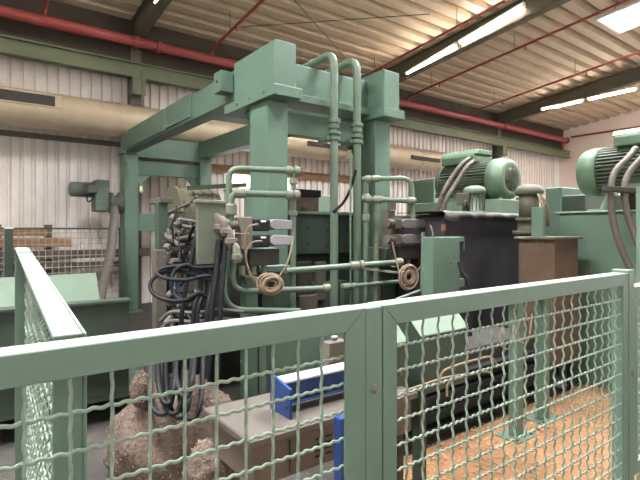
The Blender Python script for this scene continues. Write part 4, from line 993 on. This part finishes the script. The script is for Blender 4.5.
# small vertical motor on the tank lid
c = P(474.5,214,5.55); c.z = zt0+0.03
t = thing('pump_motor', c, 'small upright ribbed motor with a pale green cap on the tank', 'motor')
MB().lathe(c,(0,0,1),[(0,0),(0,0.13),(0.03,0.13),(0.03,0.10),(0.24,0.10),(0.24,0)],20).build('stator', MOTF, t)
for k in range(16):
    a = 2*math.pi*k/16; v = Vector((math.cos(a),math.sin(a),0)); MB().bar(c+v*0.105+Vector((0,0,0.04)),c+v*0.105+Vector((0,0,0.23)),0.012,0.03,v).build('rib', MOTF, t)
MB().lathe(c,(0,0,1),[(0.235,0.11),(0.235,0.125),(0.29,0.125),(0.315,0.10),(0.33,0.05),(0.332,0)],22).build('fan_cap', GREENL, t)
MB().box((c.x-0.23,c.y-0.02,c.z+0.1),(c.x-0.12,c.y+0.08,c.z+0.24)).build('terminal_box', OLIVE, t, bevel=0.006)
tag(MB().tube(spline([c+Vector((-0.2,-0.02,0.1)),c+Vector((-0.28,-0.08,0.14)),c+Vector((-0.33,-0.1,0.08)),c+Vector((-0.34,-0.1,0.0))],6),0.018,8).build('black_cable', BLACK), 'black cable arching beside the small upright motor', 'cable')
# pump between tank and brown box
c = P(529,226,5.25)
t = thing('pump_unit', (c.x,c.y,0.3), 'dusty olive pump with domed cover and cables beside the dark tank', 'pump')
zz0 = c.z
MB().lathe((c.x,c.y,zz0-0.15),(0,0,1),[(0,0),(0,0.15),(0.06,0.15),(0.06,0.17),(0.10,0.17),(0.10,0.12),(0.20,0.12),(0.20,0.14),(0.24,0.14),(0.24,0)],22).build('pump_body', OLIVE, t)
MB().lathe((c.x,c.y,zz0+0.09),(0,0,1),[(0,0),(0,0.105),(0.25,0.105),(0.25,0)],20).build('cover', OLIVE, t)
MB().lathe((c.x,c.y,zz0+0.33),(0,0,1),[(0,0.0),(0,0.145),(0.05,0.15),(0.10,0.12),(0.125,0.06),(0.13,0)],22).build('lid', mat('pump_lid',(84,86,72),0.6,second=(96,84,68)), t, bevel=0.03, seg=2)
MB().box((c.x-0.08,c.y-0.08,0),(c.x+0.08,c.y+0.08,zz0-0.15)).build('pedestal', DARK, t)
for k in range(3):
    MB().tube(spline([Vector((c.x-0.08+0.03*k,c.y-0.14,zz0+0.34)),Vector((c.x-0.10+0.05*k,c.y-0.2,zz0+0.22)),Vector((c.x+0.02*k,c.y-0.19,zz0+0.08)),Vector((c.x+0.06+0.03*k,c.y-0.16,zz0+0.0))],6),0.010,6).build('pump_cable', CABLE, t)

# ------------------------------------------------------------------ wood chips on the floor
o = MB().box((0.75,0.45,0.0),(8.5,2.33,0.004)).build('sawdust_layer', FLOOR); o['kind'] = 'stuff'; o['label'] = 'orange brown layer of sawdust covering the floor by the fence'; o['category'] = 'sawdust'
m = MB()
for _ in range(7000):
    x = random.uniform(0.9,7.0); y = random.uniform(0.8,2.34)
    if random.random() < 0.08: y = random.uniform(0.8,4)
    s_ = random.uniform(0.006,0.022); a = random.uniform(0,6.28); z = random.uniform(0.006,0.012)
    ux, uy = math.cos(a)*s_, math.sin(a)*s_; vx, vy = -uy*0.3, ux*0.3
    m.add([(x-ux-vx,y-uy-vy,z),(x+ux-vx,y+uy-vy,z+random.uniform(0,0.008)),(x+ux+vx,y+uy+vy,z+random.uniform(0,0.008)),(x-ux+vx,y-uy+vy,z)],[(0,1,2,3)])
o = m.build('wood_chips', CHIP); o['kind'] = 'stuff'; o['label'] = 'pale wood chips and shavings scattered on the floor'; o['category'] = 'wood chips'
